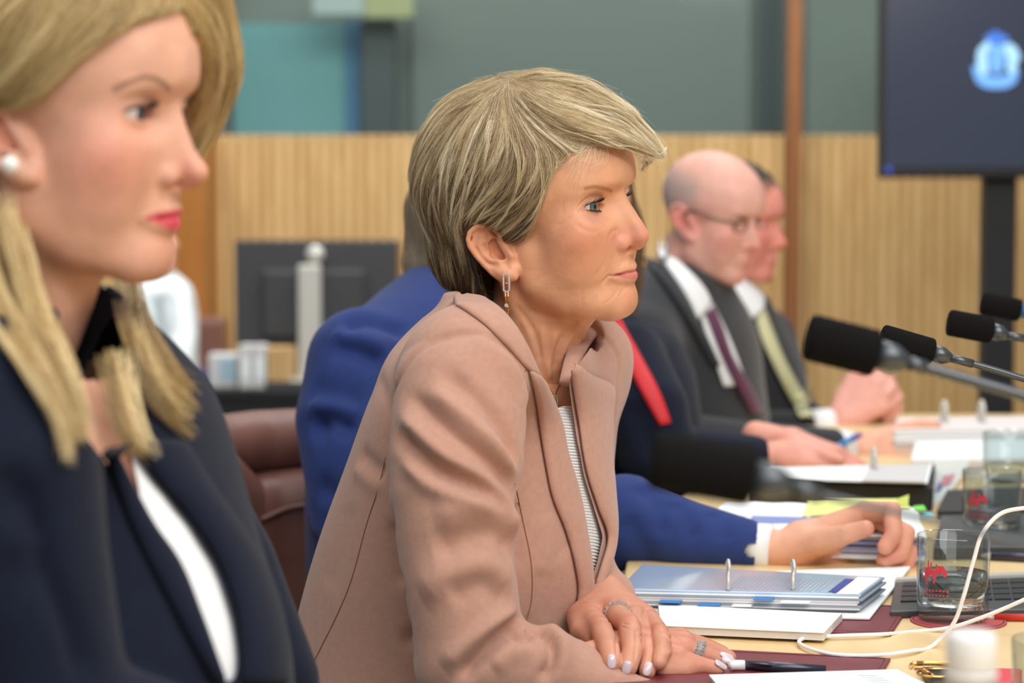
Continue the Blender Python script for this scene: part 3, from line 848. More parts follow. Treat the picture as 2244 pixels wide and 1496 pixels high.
# ------------------------------------------------------------------ the room
WY = 8.0
TABLE_Z = 0.737
def X_(px, Y): return float(P(px, 400, Y)[0])
def Z_(py, Y): return float(P(1122, py, Y)[2])
def room():
    S = lambda o: tag(o, kind='structure')
    S(box('floor', -5, 5, -1.5, 11.2, -0.05, 0, M['floor']))
    zt = Z_(299, WY)
    wall = S(box('wall_back', -5, 5, WY, WY + .08, 0, zt, M['maple_dark']))
    # slats
    pitch = .0415; x0, x1 = X_(447, WY), 2.35
    bm = box_bm(-.0150, .0150, -.022, 0, .04, zt - .004, .002, 1); me0 = None
    n = int((x1 - x0) / pitch)
    for i in range(n):
        x = x0 + (i + .5) * pitch
        if me0 is None: o = bm_obj('slat', bm, M['maple']); me0 = o.data
        else: o = bpy.data.objects.new('slat', me0); col.objects.link(o)
        o.location = (x, WY, 0); o.parent = wall
    S(box('trim_1', x0 - .02, 5, WY - .022, WY + .10, zt - .004, zt + .004, M['maple']))
    S(box('trim_2', X_(1723, 7.94), X_(1752, 7.94), 7.90, 7.97, 0, 3.2, M['post']))
    S(box('wall_panel', X_(330, 7.6), X_(447, 7.6), 7.6, 7.98, 0, Z_(288, 7.6), M['door_wood']))
    S(box('wall_left', -5, X_(330, 7.6), 7.7, 7.98, 0, zt, M['maple']))
    # glazed booth above the dado
    for i, (a, b) in enumerate([(-5, X_(486, WY)), (X_(498, WY), X_(1716, WY)), (X_(1758, WY), 5)]):
        w = S(box('window_%d' % (i + 1), a, b, WY + .03, WY + .042, zt + .004, 2.9, M['booth_glass']))
        if i: S(box('trim_%d' % (i + 3), a - .03, a, WY + .0, WY + .08, zt + .004, 2.9, M['steel']))
    BY = 9.8
    S(box('wall_booth', -6, 6, BY + .05, BY + .1, 0, 3.2, M['booth_wall']))
    S(box('ceiling', -6, 6, WY + .1, BY + .1, 3.1, 3.15, M['booth_mid']))
    S(box('wall_booth_left', X_(440, BY), X_(500, BY), BY - .25, BY + .05, 0, 3.1, M['booth_dark']))
    def card(name, x0, x1, y0, y1, mt, label, cat, d=.03, Y=BY):
        return tag(box(name, X_(x0, Y), X_(x1, Y), Y - d, Y + .02, Z_(y1, Y), Z_(y0, Y), M[mt], bevel=.004), label, cat)
    card('pin_board', 512, 758, 52, 330, 'teal', 'large teal board on the wall behind the booth glass', 'board')
    card('notice_board', 758, 792, 46, 330, 'blue_board', 'narrow blue board beside the teal board behind the glass', 'board')
    card('equipment_locker', 800, 872, 50, 330, 'booth_dark', 'dark upright locker behind the booth glass above the dado', 'locker', .2)
    card('roller_blind', 905, 1640, -60, 340, 'booth_mid', 'wide grey roller blind behind the booth glass', 'blind', .02)
    card('curtain_panel', 1660, 1722, -60, 340, 'booth_dark', 'dark narrow curtain panel left of the wooden post behind glass', 'curtain', .02)
    card('grey_screen', 1765, 2100, -60, 340, 'booth_wall', 'pale grey screen panel between wooden post and television', 'panel', .02)
    card('lamp_reflection', 690, 800, -50, 34, 'reflection_white', 'white lamp reflection in the booth glass, made as a glowing panel', 'reflection', .05, BY - .3)  # reflection in the glass, built as a glowing card
    card('lamp_reflection', 803, 908, -50, 40, 'reflection_yellow', 'yellowish lamp reflection in the booth glass, made as a glowing panel', 'reflection', .05, BY - .3)  # yellowish half of the reflection, also a glowing card
    area_light('booth_fill_light', (0, WY + .6, 3.05), (0, BY, 1.4), 5.0, .5, 34, (0.97, 1.0, 0.98))  # unseen light added to brighten the booth interior

    # television on its stand
    TY = 6.5
    tv = tag(empty('television', (X_(2190, TY), TY, 0)), 'large dark television showing a blue crest, on a black stand', 'television')
    ch = lambda o: adopt(o, tv)
    xl, zb = X_(1926, TY), Z_(390, TY)
    ch(box('casing', xl, xl + 1.45, TY, TY + .06, zb, zb + .84, M['bezel'], bevel=.006))
    ch(box('screen', xl + .018, xl + 1.432, TY - .004, TY + .002, zb + .030, zb + .825, M['screen']))
    ch(box('standby_light', X_(1941, TY), X_(1953, TY), TY - .008, TY - .002, Z_(377, TY), Z_(366, TY), M['led'], bevel=.003))
    pole = ch(box('pole', X_(2152, TY + .1), X_(2224, TY + .1), TY + .07, TY + .14, .05, zb + .5, M['blackplastic'], bevel=.004))
    ch(box('base', X_(2000, TY + .1), X_(2400, TY + .1), TY - .25, TY + .40, 0, .05, M['blackplastic'], bevel=.01))
    # crest: star, shield, two supporters, scroll
    def poly(name, pts, mt, d=.0):
        bm = bmesh.new(); a = [bm.verts.new((X_(x, TY), TY - .006 - d, Z_(y, TY))) for x, y in pts]; f = bm.faces.new(a)
        r = bmesh.ops.extrude_face_region(bm, geom=[f]); bmesh.ops.translate(bm, vec=(0, .002, 0), verts=[v for v in r['geom'] if isinstance(v, bmesh.types.BMVert)])
        bmesh.ops.recalc_face_normals(bm, faces=bm.faces[:])
        return ch(bm_obj(name, bm, M[mt]))
    star = []
    for k in range(14):
        r = 15 if k % 2 == 0 else 7
        star.append((2176 + r * math.sin(k * math.pi / 7), 78 - r * math.cos(k * math.pi / 7)))
    poly('crest_star', star, 'crest_lo')
    z = lambda *pts: [(1800 + x / 3.4, y / 3.4) for x, y in pts]
    poly('crest_wreath', z((1190, 290), (1215, 260), (1290, 250), (1360, 265), (1385, 300), (1330, 320), (1240, 320)), 'crest_lo')
    poly('crest_shield', z((1235, 330), (1345, 330), (1350, 450), (1335, 520), (1290, 560), (1245, 520), (1232, 450)), 'crest', .001)
    poly('crest_animal', z((1200, 320), (1230, 300), (1240, 350), (1215, 400), (1222, 470), (1230, 545), (1180, 560), (1150, 510), (1140, 430), (1150, 370), (1175, 340)), 'crest_hi', .002)
    poly('crest_animal', z((1340, 330), (1385, 320), (1430, 350), (1460, 410), (1460, 450), (1435, 470), (1440, 530), (1400, 555), (1362, 520), (1372, 450), (1352, 400)), 'crest_hi', .002)
    poly('crest_scroll', z((1108, 500), (1140, 480), (1160, 540), (1290, 575), (1420, 540), (1445, 500), (1452, 560), (1430, 620), (1370, 655), (1290, 662), (1210, 655), (1150, 620), (1120, 560)), 'crest')

    # officials' desk behind: desktop computer, binders, boxes
    DY = 6.6; dz = Z_(852, DY)
    desk = tag(empty('desk', (X_(560, DY), DY + .3, 0)), 'black office desk behind the brown leather chair', 'desk')
    adopt(box('desk_top', X_(250, DY), X_(1000, DY), DY, DY + .42, dz - .03, dz, M['blackplastic'], bevel=.004), desk)
    adopt(box('front_panel', X_(250, DY), X_(1000, DY), DY + .02, DY + .04, .05, dz - .03, M['blackplastic']), desk)
    for x in (260, 985): adopt(box('leg_panel', X_(x - 8, DY), X_(x + 8, DY), DY + .04, DY + .40, 0, dz - .03, M['blackplastic']), desk)
    MY = DY + .27
    mon = tag(empty('monitor', (X_(690, MY), MY, dz)), 'computer monitor seen from behind on a pale stand', 'monitor')
    adopt(box('panel', X_(512, MY), X_(872, MY), MY, MY + .03, Z_(757, MY), Z_(526, MY), M['monback'], bevel=.006), mon)
    adopt(box('rear_housing', X_(575, MY), X_(800, MY), MY - .03, MY, Z_(740, MY), Z_(590, MY), M['monback'], bevel=.01), mon)
    adopt(box('stand_column', X_(656, MY), X_(706, MY), MY - .075, MY - .045, dz + .012, Z_(578, MY), M['alu'], bevel=.008), mon)
    V, F = lathe_geo([(0.0001, 0), (.024, 0), (.027, .006), (.027, .03), (.024, .036), (.0001, .036)], 24)
    V = np.stack([V[:, 0], V[:, 2], V[:, 1]], 1) + [X_(692, MY), MY - .05, Z_(556, MY)]
    adopt(new_mesh('mount_hub', V, F, M['alu']), mon)
    adopt(box('stand_base', X_(600, MY), X_(760, MY), MY - .13, MY + .05, dz, dz + .012, M['alu'], bevel=.004), mon)
    def on_desk(name, x0, x1, y0, mt, label, cat, Y=DY + .1, d=.05):
        return tag(box(name, X_(x0, Y), X_(x1, Y), Y, Y + d, dz, Z_(y0, Y), M[mt], bevel=.003), label, cat)
    def folder(x0, x1, y0, label):
        Y = DY + .02; e = tag(empty('box_file', (X_((x0 + x1) / 2, Y), Y, dz)), label, 'folder')
        adopt(box('cover', X_(x0, Y), X_(x1, Y), Y, Y + .08, dz, Z_(y0, Y), M['grey_paper'], bevel=.003), e)
        adopt(box('label_strip', X_(x0 + 7, Y), X_(x1 - 7, Y), Y - .001, Y + .001, dz + .03, Z_(y0 + 25, Y), M['paper']), e)
    folder(520, 549, 757, 'left of two pale grey box files under the monitor'); folder(551, 580, 757, 'right of two pale grey box files under the monitor')
    e = on_desk('wooden_block', 583, 629, 762, 'maple', 'upright light wooden block beside the grey box files', 'block', Y=DY + .02, d=.08)
    e = tag(empty('tissue_box', (X_(485, DY + .05), DY + .05, dz)), 'white and pale blue tissue box beside the box files', 'box')
    adopt(box('carton', X_(452, DY + .05), X_(514, DY + .05), DY + .05, DY + .16, dz, Z_(778, DY + .05), M['grey_paper'], bevel=.003), e)
    adopt(box('printed_side', X_(480, DY + .05), X_(512, DY + .05), DY + .048, DY + .051, dz + .02, Z_(785, DY + .05), mat('pale_blue_print', (160, 190, 206))), e)
    e = tag(empty('water_cup', (X_(432, DY + .02), DY + .02, dz)), 'blue and purple cup at the desk edge beside the tissue box', 'cup')
    V, F = lathe_geo([(.0001, .001), (.024, .001), (.030, .05), (.031, .052), (.0285, .05), (.022, .006), (.0001, .006)], 24)
    adopt(new_mesh('cup_body', V + [X_(432, DY + .05), DY + .05, dz], F, mat('blue_cup', (86, 116, 176))), e)
    V, F = tube_geo(np.array([[math.cos(t) * .0295, math.sin(t) * .0295, 0] for t in np.linspace(0, 2 * math.pi, 25)]), .002, 8, False)
    adopt(new_mesh('cup_rim', V + [X_(432, DY + .05), DY + .05, dz + .05], F, mat('purple_rim', (120, 60, 120))), e)
    e = tag(empty('desk_tray', (X_(620, DY), DY, dz)), 'flat grey document tray at the near edge of the black desk', 'tray')
    adopt(box('tray_floor', X_(578, DY), X_(720, DY), DY + .005, DY + .14, dz, dz + .004, M['greyplastic'], bevel=.001), e)
    for q in ((X_(578, DY), X_(582, DY), DY + .005, DY + .14), (X_(716, DY), X_(720, DY), DY + .005, DY + .14), (X_(578, DY), X_(720, DY), DY + .005, DY + .010)):
        adopt(box('tray_lip', q[0], q[1], q[2], q[3], dz + .004, dz + .022, M['greyplastic']), e)
    # small brown chair of the person in white
    cy = 7.52
    e = tag(empty('office_chair', (X_(440, cy), cy, 0)), 'small brown leather chair behind the person in the white shirt', 'chair')
    adopt(box('backrest', X_(395, cy), X_(486, cy), cy, cy + .08, Z_(830, cy), Z_(695, cy), M['leather'], bevel=.02), e)
    adopt(box('seat', X_(330, cy), X_(486, cy), cy - .45, cy + .02, .42, .50, M['leather'], bevel=.02), e)
    adopt(box('back_post', X_(430, cy), X_(450, cy), cy + .02, cy + .05, .45, Z_(820, cy), M['blackplastic']), e)
    V, F = tube_geo([(X_(410, cy), cy - .2, .05), (X_(410, cy), cy - .2, .43)], .03, 12); adopt(new_mesh('column', V, F, M['blackplastic']), e)
    V, F = lathe_geo([(.0001, 0), (.26, 0), (.26, .03), (.05, .06), (.0001, .06)], 10); adopt(new_mesh('foot', V + [X_(410, cy), cy - .2, 0], F, M['blackplastic']), e)

def white_person():
    """official seated at the back desk, mostly hidden"""
    e = tag(empty('person'), 'person in a loose white shirt seated at the back desk', 'person'); Y = 7.28
    f = Field()
    f.zloft(px_rows([(590, 345, .04, .05, .05), (625, 345, .075, .11, .09), (680, 335, .09, .15, .12), (780, 330, .11, .16, .13), (900, 330, .12, .17, .14), (1000, 330, .12, .17, .14)], Y), math.radians(60))
    f.tube([P(385, 650, Y - .1), P(398, 740, Y - .14), P(385, 820, Y - .22), P(330, 845, Y - .28)], [.05, .05, .045, .04], .02)
    garment('white_shirt', f, (-1.6, Y - .45, .40), (-.9, Y + .3, 1.0), .012, M['white_shirt'], e, lines=[([(330, 640), (345, 720), (340, 800)], .012, .015), ([(370, 640), (372, 720), (360, 800)], .010, .012)])
    p = dict(HEAD); p.update(folds=False)
    xf = HeadXf(head_frame(math.radians(20)), (0, 0, -120), P(325, 600, Y), 1.0)
    simple_head(e, p, xf, 5.0, (214, 160, 134), (180, 100, 96), (200, 120, 100), (60, 50, 44))
    g = Field(); g.ell((-14, 0, 34), (106, 84, 88)); g.tube([(-60, 0, 10), (-40, 0, -90)], [60, 50], 20)
    g.add(lambda x, y, z: (x - np.interp(z, [-160, 0, 40, 60, 140], [-10, 0, 40, 70, 160])) * .8 + 0 * y, (-300,) * 3, (300,) * 3, 0, 'i')
    V, Q = g.mesh((-130, -100, -160), (120, 100, 130), 5.0); new_mesh('hair', xf.w(V), Q[:, ::-1].copy(), M['hair_base'], e, colors=np.repeat(np.array(lin((60, 52, 44))[:3])[None], len(V), 0))
    return e

def tub_chair(px_off=0):
    """brown leather tub chair of the man in the blue suit"""
    e = tag(empty('armchair', (P(620, 1100, 3.15)[0], 3.15, 0)), 'oxblood leather tub chair behind the blue suit, with rolled padded back', 'chair')
    def padded(name, pts, rad, k=.01, res=.008):
        f = Field(); f.tube(pts, rad, k); P_ = np.array(pts); r = max(rad) if not np.isscalar(rad) else rad
        V, Q = f.mesh(P_.min(0) - r - .03, P_.max(0) + r + .03, res, smooth=2)
        return adopt(new_mesh(name, V, Q, M['leather']), e)
    Y = 3.15
    top = [P(395, 1010, 2.95), P(425, 990, 3.0), P(480, 978, 3.08), P(560, 968, 3.14), P(680, 962, 3.18), P(850, 965, 3.16), P(960, 985, 3.02)]
    padded('back_roll', top, [.036, .040, .044, .045, .045, .045, .04])
    q = Field()
    for a, b in ((P(400, 1150, 2.97), P(520, 1180, 3.12)), (P(520, 1180, 3.12), P(850, 1180, 3.16))): q.tube([a, b], .05, .02)
    inner = [P(520, 1110, 3.10), P(600, 1098, 3.13), P(700, 1090, 3.14), P(860, 1100, 3.12)]
    f = Field()
    for dz in np.linspace(0, -.36, 9): f.tube([np.array(v) + [0, 0, dz] for v in inner], .045, .03)
    V, Q = f.mesh(np.array([-.45, 3.0, .30]), np.array([-.10, 3.25, .90]), .008, smooth=2)
    adopt(new_mesh('backrest', V, Q, M['leather']), e)
    f = Field(); side = [P(380, 1060, 2.80), P(420, 1030, 2.92), P(480, 1040, 3.04), P(530, 1090, 3.09)]
    for dz in np.linspace(0, -.36, 9): f.tube([np.array(v) + [0, 0, dz] for v in side], .036, .03)
    V, Q = f.mesh(np.array([-.60, 2.70, .30]), np.array([-.28, 3.2, .95]), .008, smooth=2)
    adopt(new_mesh('side_wing', V, Q, M['leather']), e)
    seamp = [P(470, 965, 3.02), P(500, 985, 3.0), P(520, 1040, 3.0), P(535, 1100, 3.02), P(545, 1170, 3.03)]
    adopt(tube_obj('piping', seamp, .0045, M['leather'], n=20), e)
    adopt(tube_obj('piping', [P(545, 1145, 3.055), P(580, 1135, 3.068), P(625, 1115, 3.078), P(680, 1105, 3.085)], .004, M['leather'], n=20), e)
    s = box('seat', -.52, -.02, 2.72, 3.2, .40, .50, M['leather'], bevel=.03); adopt(s, e)
    V, F = tube_geo([(-.27, 2.96, .04), (-.27, 2.96, .41)], .035, 14); adopt(new_mesh('column', V, F, M['blackplastic']), e)
    V, F = lathe_geo([(.0001, 0), (.30, 0), (.30, .025), (.05, .05), (.0001, .05)], 10); adopt(new_mesh('foot', V + [-.27, 2.96, 0], F, M['blackplastic']), e)

# ------------------------------------------------------------------ the table and what lies on it
def prism(name, pts_xy, z0, z1, mt, parent=None, bevel=0.0):
    bm = bmesh.new(); a = [bm.verts.new((p[0], p[1], z0)) for p in pts_xy]; f = bm.faces.new(a)
    r = bmesh.ops.extrude_face_region(bm, geom=[f]); bmesh.ops.translate(bm, vec=(0, 0, z1 - z0), verts=[v for v in r['geom'] if isinstance(v, bmesh.types.BMVert)])
    bmesh.ops.recalc_face_normals(bm, faces=bm.faces[:])
    if bevel: bmesh.ops.bevel(bm, geom=bm.edges[:], offset=bevel, segments=2, affect='EDGES', profile=.5)
    return bm_obj(name, bm, mt, parent)
def quad(name, corners, z_top, th, mt, parent=None, bevel=0.0):
    """corners in the frame of the top face"""
    return prism(name, [T(x, y, z_top) for x, y in corners], z_top - th, z_top, mt, parent, bevel)
def slab(name, corners, z_ref, z_top, th, mt, parent=None, bevel=0.0):
    """corners in the frame of a plane at z_ref; the slab sits straight below or above it"""
    return prism(name, [T(x, y, z_ref) for x, y in corners], z_top - th, z_top, mt, parent, bevel)
def lerp_quad(c, u0, u1, v0, v1):
    c = np.array(c, float); f = lambda u, v: (c[0] * (1 - u) + c[1] * u) * (1 - v) + (c[3] * (1 - u) + c[2] * u) * v
    return [f(u0, v0), f(u1, v0), f(u1, v1), f(u0, v1)]
def tumbler(name, px, base_py, label, water=.45, z=TABLE_Z, r=.0355, h=.086, print_red=True, turn=0):
    c = T(px, base_py, z); e = tag(empty(name, (c[0], c[1], z)), label, 'glass')
    V, F = lathe_geo([(.0001, .0005), (r - .003, .0005), (r - .001, .003), (r, .012), (r + .001, h - .001), (r + .0003, h), (r - .0008, h - .001), (r - .0022, .018), (r - .004, .0135), (.0001, .0125)], 56)
    g = new_mesh('tumbler', V, F, M['clear'], e)
    if water:
        wr = r - .0024
        V, F = lathe_geo([(.0001, .0132), (r - .0046, .0142), (wr, .0185), (wr + .0006, .0125 + water * h), (.0001, .0125 + water * h)], 56)
        new_mesh('water', V, F, M['water'], e)
    if print_red:                                   # small red printed mark with lines of lettering below, on the outside of the glass
        bm = bmesh.new()
        def patch(a0, a1, z0, z1):
            n = 4; top, bot = [], []
            for i in range(n + 1):
                a = turn + a0 + (a1 - a0) * i / n; R = r + .0016
                top.append(bm.verts.new((R * math.cos(a), R * math.sin(a), z1))); bot.append(bm.verts.new((R * math.cos(a), R * math.sin(a), z0)))
            for i in range(n): bm.faces.new((bot[i], bot[i + 1], top[i + 1], top[i]))
        b = math.radians(-128)
        def blob(ca, cz, ra, rz, n=10, rag=.25):
            R = r + .0016; c0 = bm.verts.new((R * math.cos(turn + ca), R * math.sin(turn + ca), cz)); v = []
            for i in range(n):
                q = 2 * math.pi * i / n; k = 1 + RNG.uniform(-rag, rag)
                a_ = turn + ca + ra * k * math.cos(q); v.append(bm.verts.new((R * math.cos(a_), R * math.sin(a_), cz + rz * k * math.sin(q))))
            for i in range(n): bm.faces.new((c0, v[i], v[(i + 1) % n]))
        for q in ((-.10, .052, .20, .0035), (.16, .055, .12, .0040), (-.28, .051, .10, .0055), (-.24, .060, .03, .0050), (-.15, .059, .03, .0040), (.02, .057, .03, .0042), (.26, .052, .06, .003), (-.05, .046, .05, .004), (-.30, .043, .03, .005)): blob(b + q[0], q[1], q[2], q[3])
        for z0, w_ in ((.0335, .05), (.0290, .04)):
            for k in range(8): patch(b - .40 + k * .10, b - .40 + k * .10 + w_ + RNG.uniform(0, .02), z0, z0 + .0017)
        bm_obj('red_print', bm, M['redprint'], e)
    return e
def microphone(label, Y, a, b, r, collar_end, stem, stem_r=None, ringc=None):
    """a -> b foam windscreen ends (pixels), collar end, stem pixels (all at depth Y); the gooseneck then drops to its base"""
    A, B, Cc = P(a[0], a[1], Y), P(b[0], b[1], Y), P(collar_end[0], collar_end[1], Y)
    st = [P(x, y, Y) for x, y in stem]
    end = st[-1]; d = (st[-1] - st[-2]); d /= np.linalg.norm(d)
    bx = end + d * .12; foot = np.array([bx[0] + .06, bx[1], TABLE_Z])
    e = tag(empty('microphone', tuple(foot)), label, 'microphone', 'gooseneck microphones on the table')
    f = Field(); f.tube([A + (B - A) / np.linalg.norm(B - A) * r * .5, B - (B - A) / np.linalg.norm(B - A) * r * .35], r * .52, 0)
    ax = (B - A) / np.linalg.norm(B - A); L = np.linalg.norm(B - A)
    def fn(x, y, z):
        px, py, pz = x - A[0], y - A[1], z - A[2]; t = px * ax[0] + py * ax[1] + pz * ax[2]
        q = np.sqrt(np.maximum(px ** 2 + py ** 2 + pz ** 2 - t * t, 0)); rr = r * .22
        dx, dy = np.abs(t - L / 2) - (L / 2 - rr), q - (r - rr)
        return np.sqrt(np.maximum(dx, 0) ** 2 + np.maximum(dy, 0) ** 2) + np.minimum(np.maximum(dx, dy), 0) - rr
    f = Field(); f.add(fn, np.minimum(A, B) - r, np.maximum(A, B) + r)
    V, Q = f.mesh(np.minimum(A, B) - r * 1.3, np.maximum(A, B) + r * 1.3, r / 9, smooth=1)
    adopt(new_mesh('foam_windscreen', V, Q, M['foam']), e)
    pts = [B - ax * .002, B + (Cc - B) * .55, B + (Cc - B) * .7, Cc]
    adopt(tube_obj('collar', np.array(pts), np.array([r * .62, r * .62, r * .52, r * .30]), M['mic_metal'], seg=20), e)
    if ringc: adopt(tube_obj('light_ring', np.array([B + (Cc - B) * .02, B + (Cc - B) * .12]), r * .66, M['bluetab'], seg=20), e)
    path = [Cc - (Cc - B) * .05] + st + [bx, bx + np.array([.045, 0, -.04]), foot + np.array([0, 0, .10]), foot + np.array([0, 0, .02])]
    adopt(tube_obj('gooseneck', np.array(path), stem_r or r * .24, M['mic_metal'], seg=12, n=60), e)
    adopt(tube_obj('sleeve_tube', np.array([Cc - (Cc - B) * .1, Cc + (st[0] - Cc) * 1.0]), r * .31, M['mic_metal'], seg=14), e)
    V, F = lathe_geo([(.0001, 0), (.045, 0), (.048, .006), (.040, .020), (.014, .026), (.0001, .026)], 28)
    adopt(new_mesh('base', V + foot, F, M['blackplastic']), e)
    return e
def loose_sheets(name, corners, z, n, label, mts, dz=.0012, jitter=3, cat='papers'):
    e = tag(empty(name, tuple(T(*np.mean(np.array(corners), 0), z))), label, cat)
    for i in range(n):
        j = RNG.normal(0, jitter, 2); zz = z + (i + 1) * dz
        adopt(slab('sheet', [(x + j[0], y + j[1] * .3) for x, y in corners], z + n * dz, zz, dz * .9, M[mts[i % len(mts)]]), e)
    return e

def table():
    top = [(-.10, .3), (-.02, 1.2), (.085, 1.95), (.135, 2.6), (.27, 3.3), (.42, 3.8), (.62, 4.30), (2.4, 4.30), (2.4, .3)]
    e = tag(empty('conference_table', (1.0, 2.4, 0)), 'long pale maple conference table in front of the seated people', 'table')
    adopt(prism('table_top', top, TABLE_Z - .035, TABLE_Z, M['table'], bevel=.003), e)
    adopt(prism('modesty_panel', [(.30, .6), (.33, 1.9), (.40, 2.6), (.52, 3.3), (.80, 4.1), (.82, 4.09), (.55, 3.3), (.43, 2.6), (.36, 1.9), (.33, .6)], .08, TABLE_Z - .035, M['table']), e)
    for x, y in ((.5, .7), (2.2, .7), (.9, 4.1), (2.2, 4.1)): adopt(box('leg', x - .03, x + .03, y - .03, y + .03, 0, TABLE_Z - .035, M['blackplastic'], bevel=.004), e)
    Z0 = TABLE_Z
    # blotters
    def blotter(corners, label):
        b = tag(empty('desk_blotter', tuple(T(*np.mean(np.array(corners), 0), Z0))), label, 'desk pad')
        adopt(quad('pad', corners, Z0 + .003, .003, M['maroon'], bevel=.0008), b)
        inner = [T(x, y, Z0 + .0031) for x, y in lerp_quad(corners, .02, .98, .04, .96)]
        adopt(tube_obj('stitching', np.array(inner + [inner[0]]), .0004, M['maroon'], seg=5), b)
    blotter([(1400, 1412), (1952, 1441), (1918, 1500), (1290, 1560)], 'maroon leather desk pad under the clasped hands')
    blotter([(1560, 1300), (1992, 1328), (1952, 1388), (1500, 1372)], 'maroon leather desk pad under the open ring binder')
    # writing pad
    c = [(1442, 1323), (1846, 1343), (1806, 1386), (1447, 1370)]; zt = Z0 + .0115
    e = tag(empty('writing_pad', tuple(T(1640, 1355, zt))), 'thick blank white writing pad beside the clasped hands', 'notepad')
    adopt(quad('page_block', c, zt - .0006, .0078, M['paper_shade'], bevel=.0004), e); adopt(quad('top_page', lerp_quad(c, .002, .998, .004, .996), zt, .0005, M['paper']), e)
    # notes in front
    e = loose_sheets('notes', [(1556, 1480), (1968, 1468), (2075, 1522), (1610, 1545)], Z0 + .003, 5, 'white note sheets with faint lines at the front table edge', ['paper', 'paper_shade'], jitter=4)
    for k in range(5):
        y = 1478 + k * 5; adopt(quad('printed_line', [(1880 + k * 9, y), (1925 + k * 12, y + 2), (1926 + k * 12, y + 2.6), (1881 + k * 9, y + .6)], Z0 + .0096, .0002, M['print']), e)
    # pen by the fingertips
    e = tag(empty('pen', tuple(T(1700, 1462, Z0 + .007))), 'dark ballpoint pen with white cap tip beside the fingertips', 'pen')
    zz = Z0 + .0075
    adopt(tube_obj('barrel', np.array([T(1628, 1456, zz), T(1700, 1461, zz), T(1810, 1467, zz)]), np.array([.0042, .0048, .0040]), M['ink'], seg=14), e)
    adopt(tube_obj('cap_end', np.array([T(1600, 1459, zz), T(1612, 1457, zz), T(1632, 1457, zz)]), np.array([.0035, .0048, .0046]), M['cord'], seg=14), e)
    adopt(tube_obj('clip', np.array([T(1640, 1452, zz + .003), T(1690, 1456, zz + .003)]), .0012, M['mic_metal'], seg=8), e)
    # open ring binder
    e = tag(empty('ring_binder', tuple(T(1640, 1290, Z0 + .004))), 'open ring binder with plastic sleeves and blue tabs under the reaching hand', 'binder')
    adopt(quad('cover', [(1380, 1262), (1995, 1240), (1906, 1352), (1338, 1338)], Z0 + .0065, .003, M['paper'], bevel=.001), e)
    base = [(1405, 1236), (1936, 1264), (1884, 1302), (1352, 1290)]
    mts = ['greyplastic', 'grey_paper', 'print', 'paper_shade', 'grey_paper', 'print', 'paper', 'sleeve_plastic']
    for i in range(8):
        j = RNG.normal(0, 3.0); zz = Z0 + .0065 + (i + 1) * .0024
        w = [(x + j + (6 if q in (1, 2) else 0) * ((i % 3) - 1), y) for q, (x, y) in enumerate(base)]
        adopt(slab('page_bundle', w, Z0 + .0257, zz, .0022, M[mts[i]], bevel=.0004), e)
    zt = Z0 + .0065 + .0192
    adopt(quad('printed_page', lerp_quad(base, .05, .88, .1, .95), zt + .0004, .0006, M['sleeve_plastic']), e)
    for k in range(22):
        u = .44 + k * .018; adopt(quad('printed_line', lerp_quad(base, u, u + .007, .25, .88), zt + .0006, .0002, M['print']), e)
    adopt(quad('blue_header', lerp_quad(base, .86, .90, .18, .9), zt + .0008, .0004, M['navy_ink']), e)
    adopt(quad('paper_sheet', lerp_quad(base, .90, .99, .05, .97), zt + .0006, .0005, M['paper']), e)
    for u0, u1, k, mt in ((.18, .27, 3, 'bluetab'), (.34, .43, 2, 'bluetab'), (.57, .65, 5, 'bluetab'), (.48, .56, 2, 'paper'), (.68, .80, 4, 'paper')):
        w = [T(x, y, Z0 + .0257) for x, y in lerp_quad(base, u0, u1, .92, 1.08)]
        adopt(prism('index_tab', w, Z0 + .0065 + k * .0024 + .0006, Z0 + .0065 + k * .0024 + .0018, M[mt]), e)
    for x in (1596, 1738):
        a, b = T(x, 1294, zt), T(x, 1258, zt); m = (a + b) / 2 + [0, 0, .024]
        adopt(tube_obj('binder_ring', np.array([a, a + [0, .001, .010], m + [0, -.010, -.006], m + [0, 0, -.001], m + [0, .012, -.006], b + [0, -.001, .010], b]), .0020, M['alu'], seg=10, n=26), e)
    # glasses and coaster
    cc = T(2100, 1362, Z0)
    e = tag(empty('coaster', tuple(cc)), 'round dark red coaster under the nearest water tumbler', 'coaster')
    V, F = lathe_geo([(.0001, 0), (.047, 0), (.048, .0008), (.047, .0022), (.0001, .0022)], 48); adopt(new_mesh('disc', V + cc, F, mat('coaster_felt', (176, 84, 84), .8)), e)
    V, F = lathe_geo([(.0455, .0022), (.0455, .0026), (.0445, .0026), (.0445, .0022)], 48); adopt(new_mesh('rim_line', V + cc, F, M['maroon']), e)
    tumbler('water_glass', 2087, 1357, 'half full water tumbler with red print standing on the red coaster', .42, z=Z0 + .0026)
    tumbler('water_glass', 2172, 1180, 'middle water tumbler with red print behind the looping white cord', .30)
    tumbler('water_glass', 2208, 1076, 'furthest water tumbler among the papers', .3, print_red=False)
    tumbler('water_glass', 2318, 1640, 'cropped water tumbler at the lower right corner', .35, print_red=False)
    # keyboard tablet, laptop, dark device further off
    def slab_device(name, label, corners, th, mt, keys=None, cat='laptop', lip=None):
        e = tag(empty(name, tuple(T(*np.mean(np.array(corners), 0), Z0))), label, cat)
        adopt(quad('body', corners, Z0 + th, th - .0006, M[mt], bevel=.0015), e)
        if keys:
            nu, nv = keys
            for i in range(nu):
                for j in range(nv):
                    q = lerp_quad(corners, .04 + i * .92 / nu, .04 + (i + .88) * .92 / nu, .10 + j * .62 / nv, .10 + (j + .82) * .62 / nv)
                    adopt(quad('key', q, Z0 + th + .0016, .0016, M['blackplastic']), e)
        if lip: adopt(quad('hinge_strip', lerp_quad(corners, .0, 1, -.06, .02), Z0 + th + .003, .003, M['alu']), e)
        return e
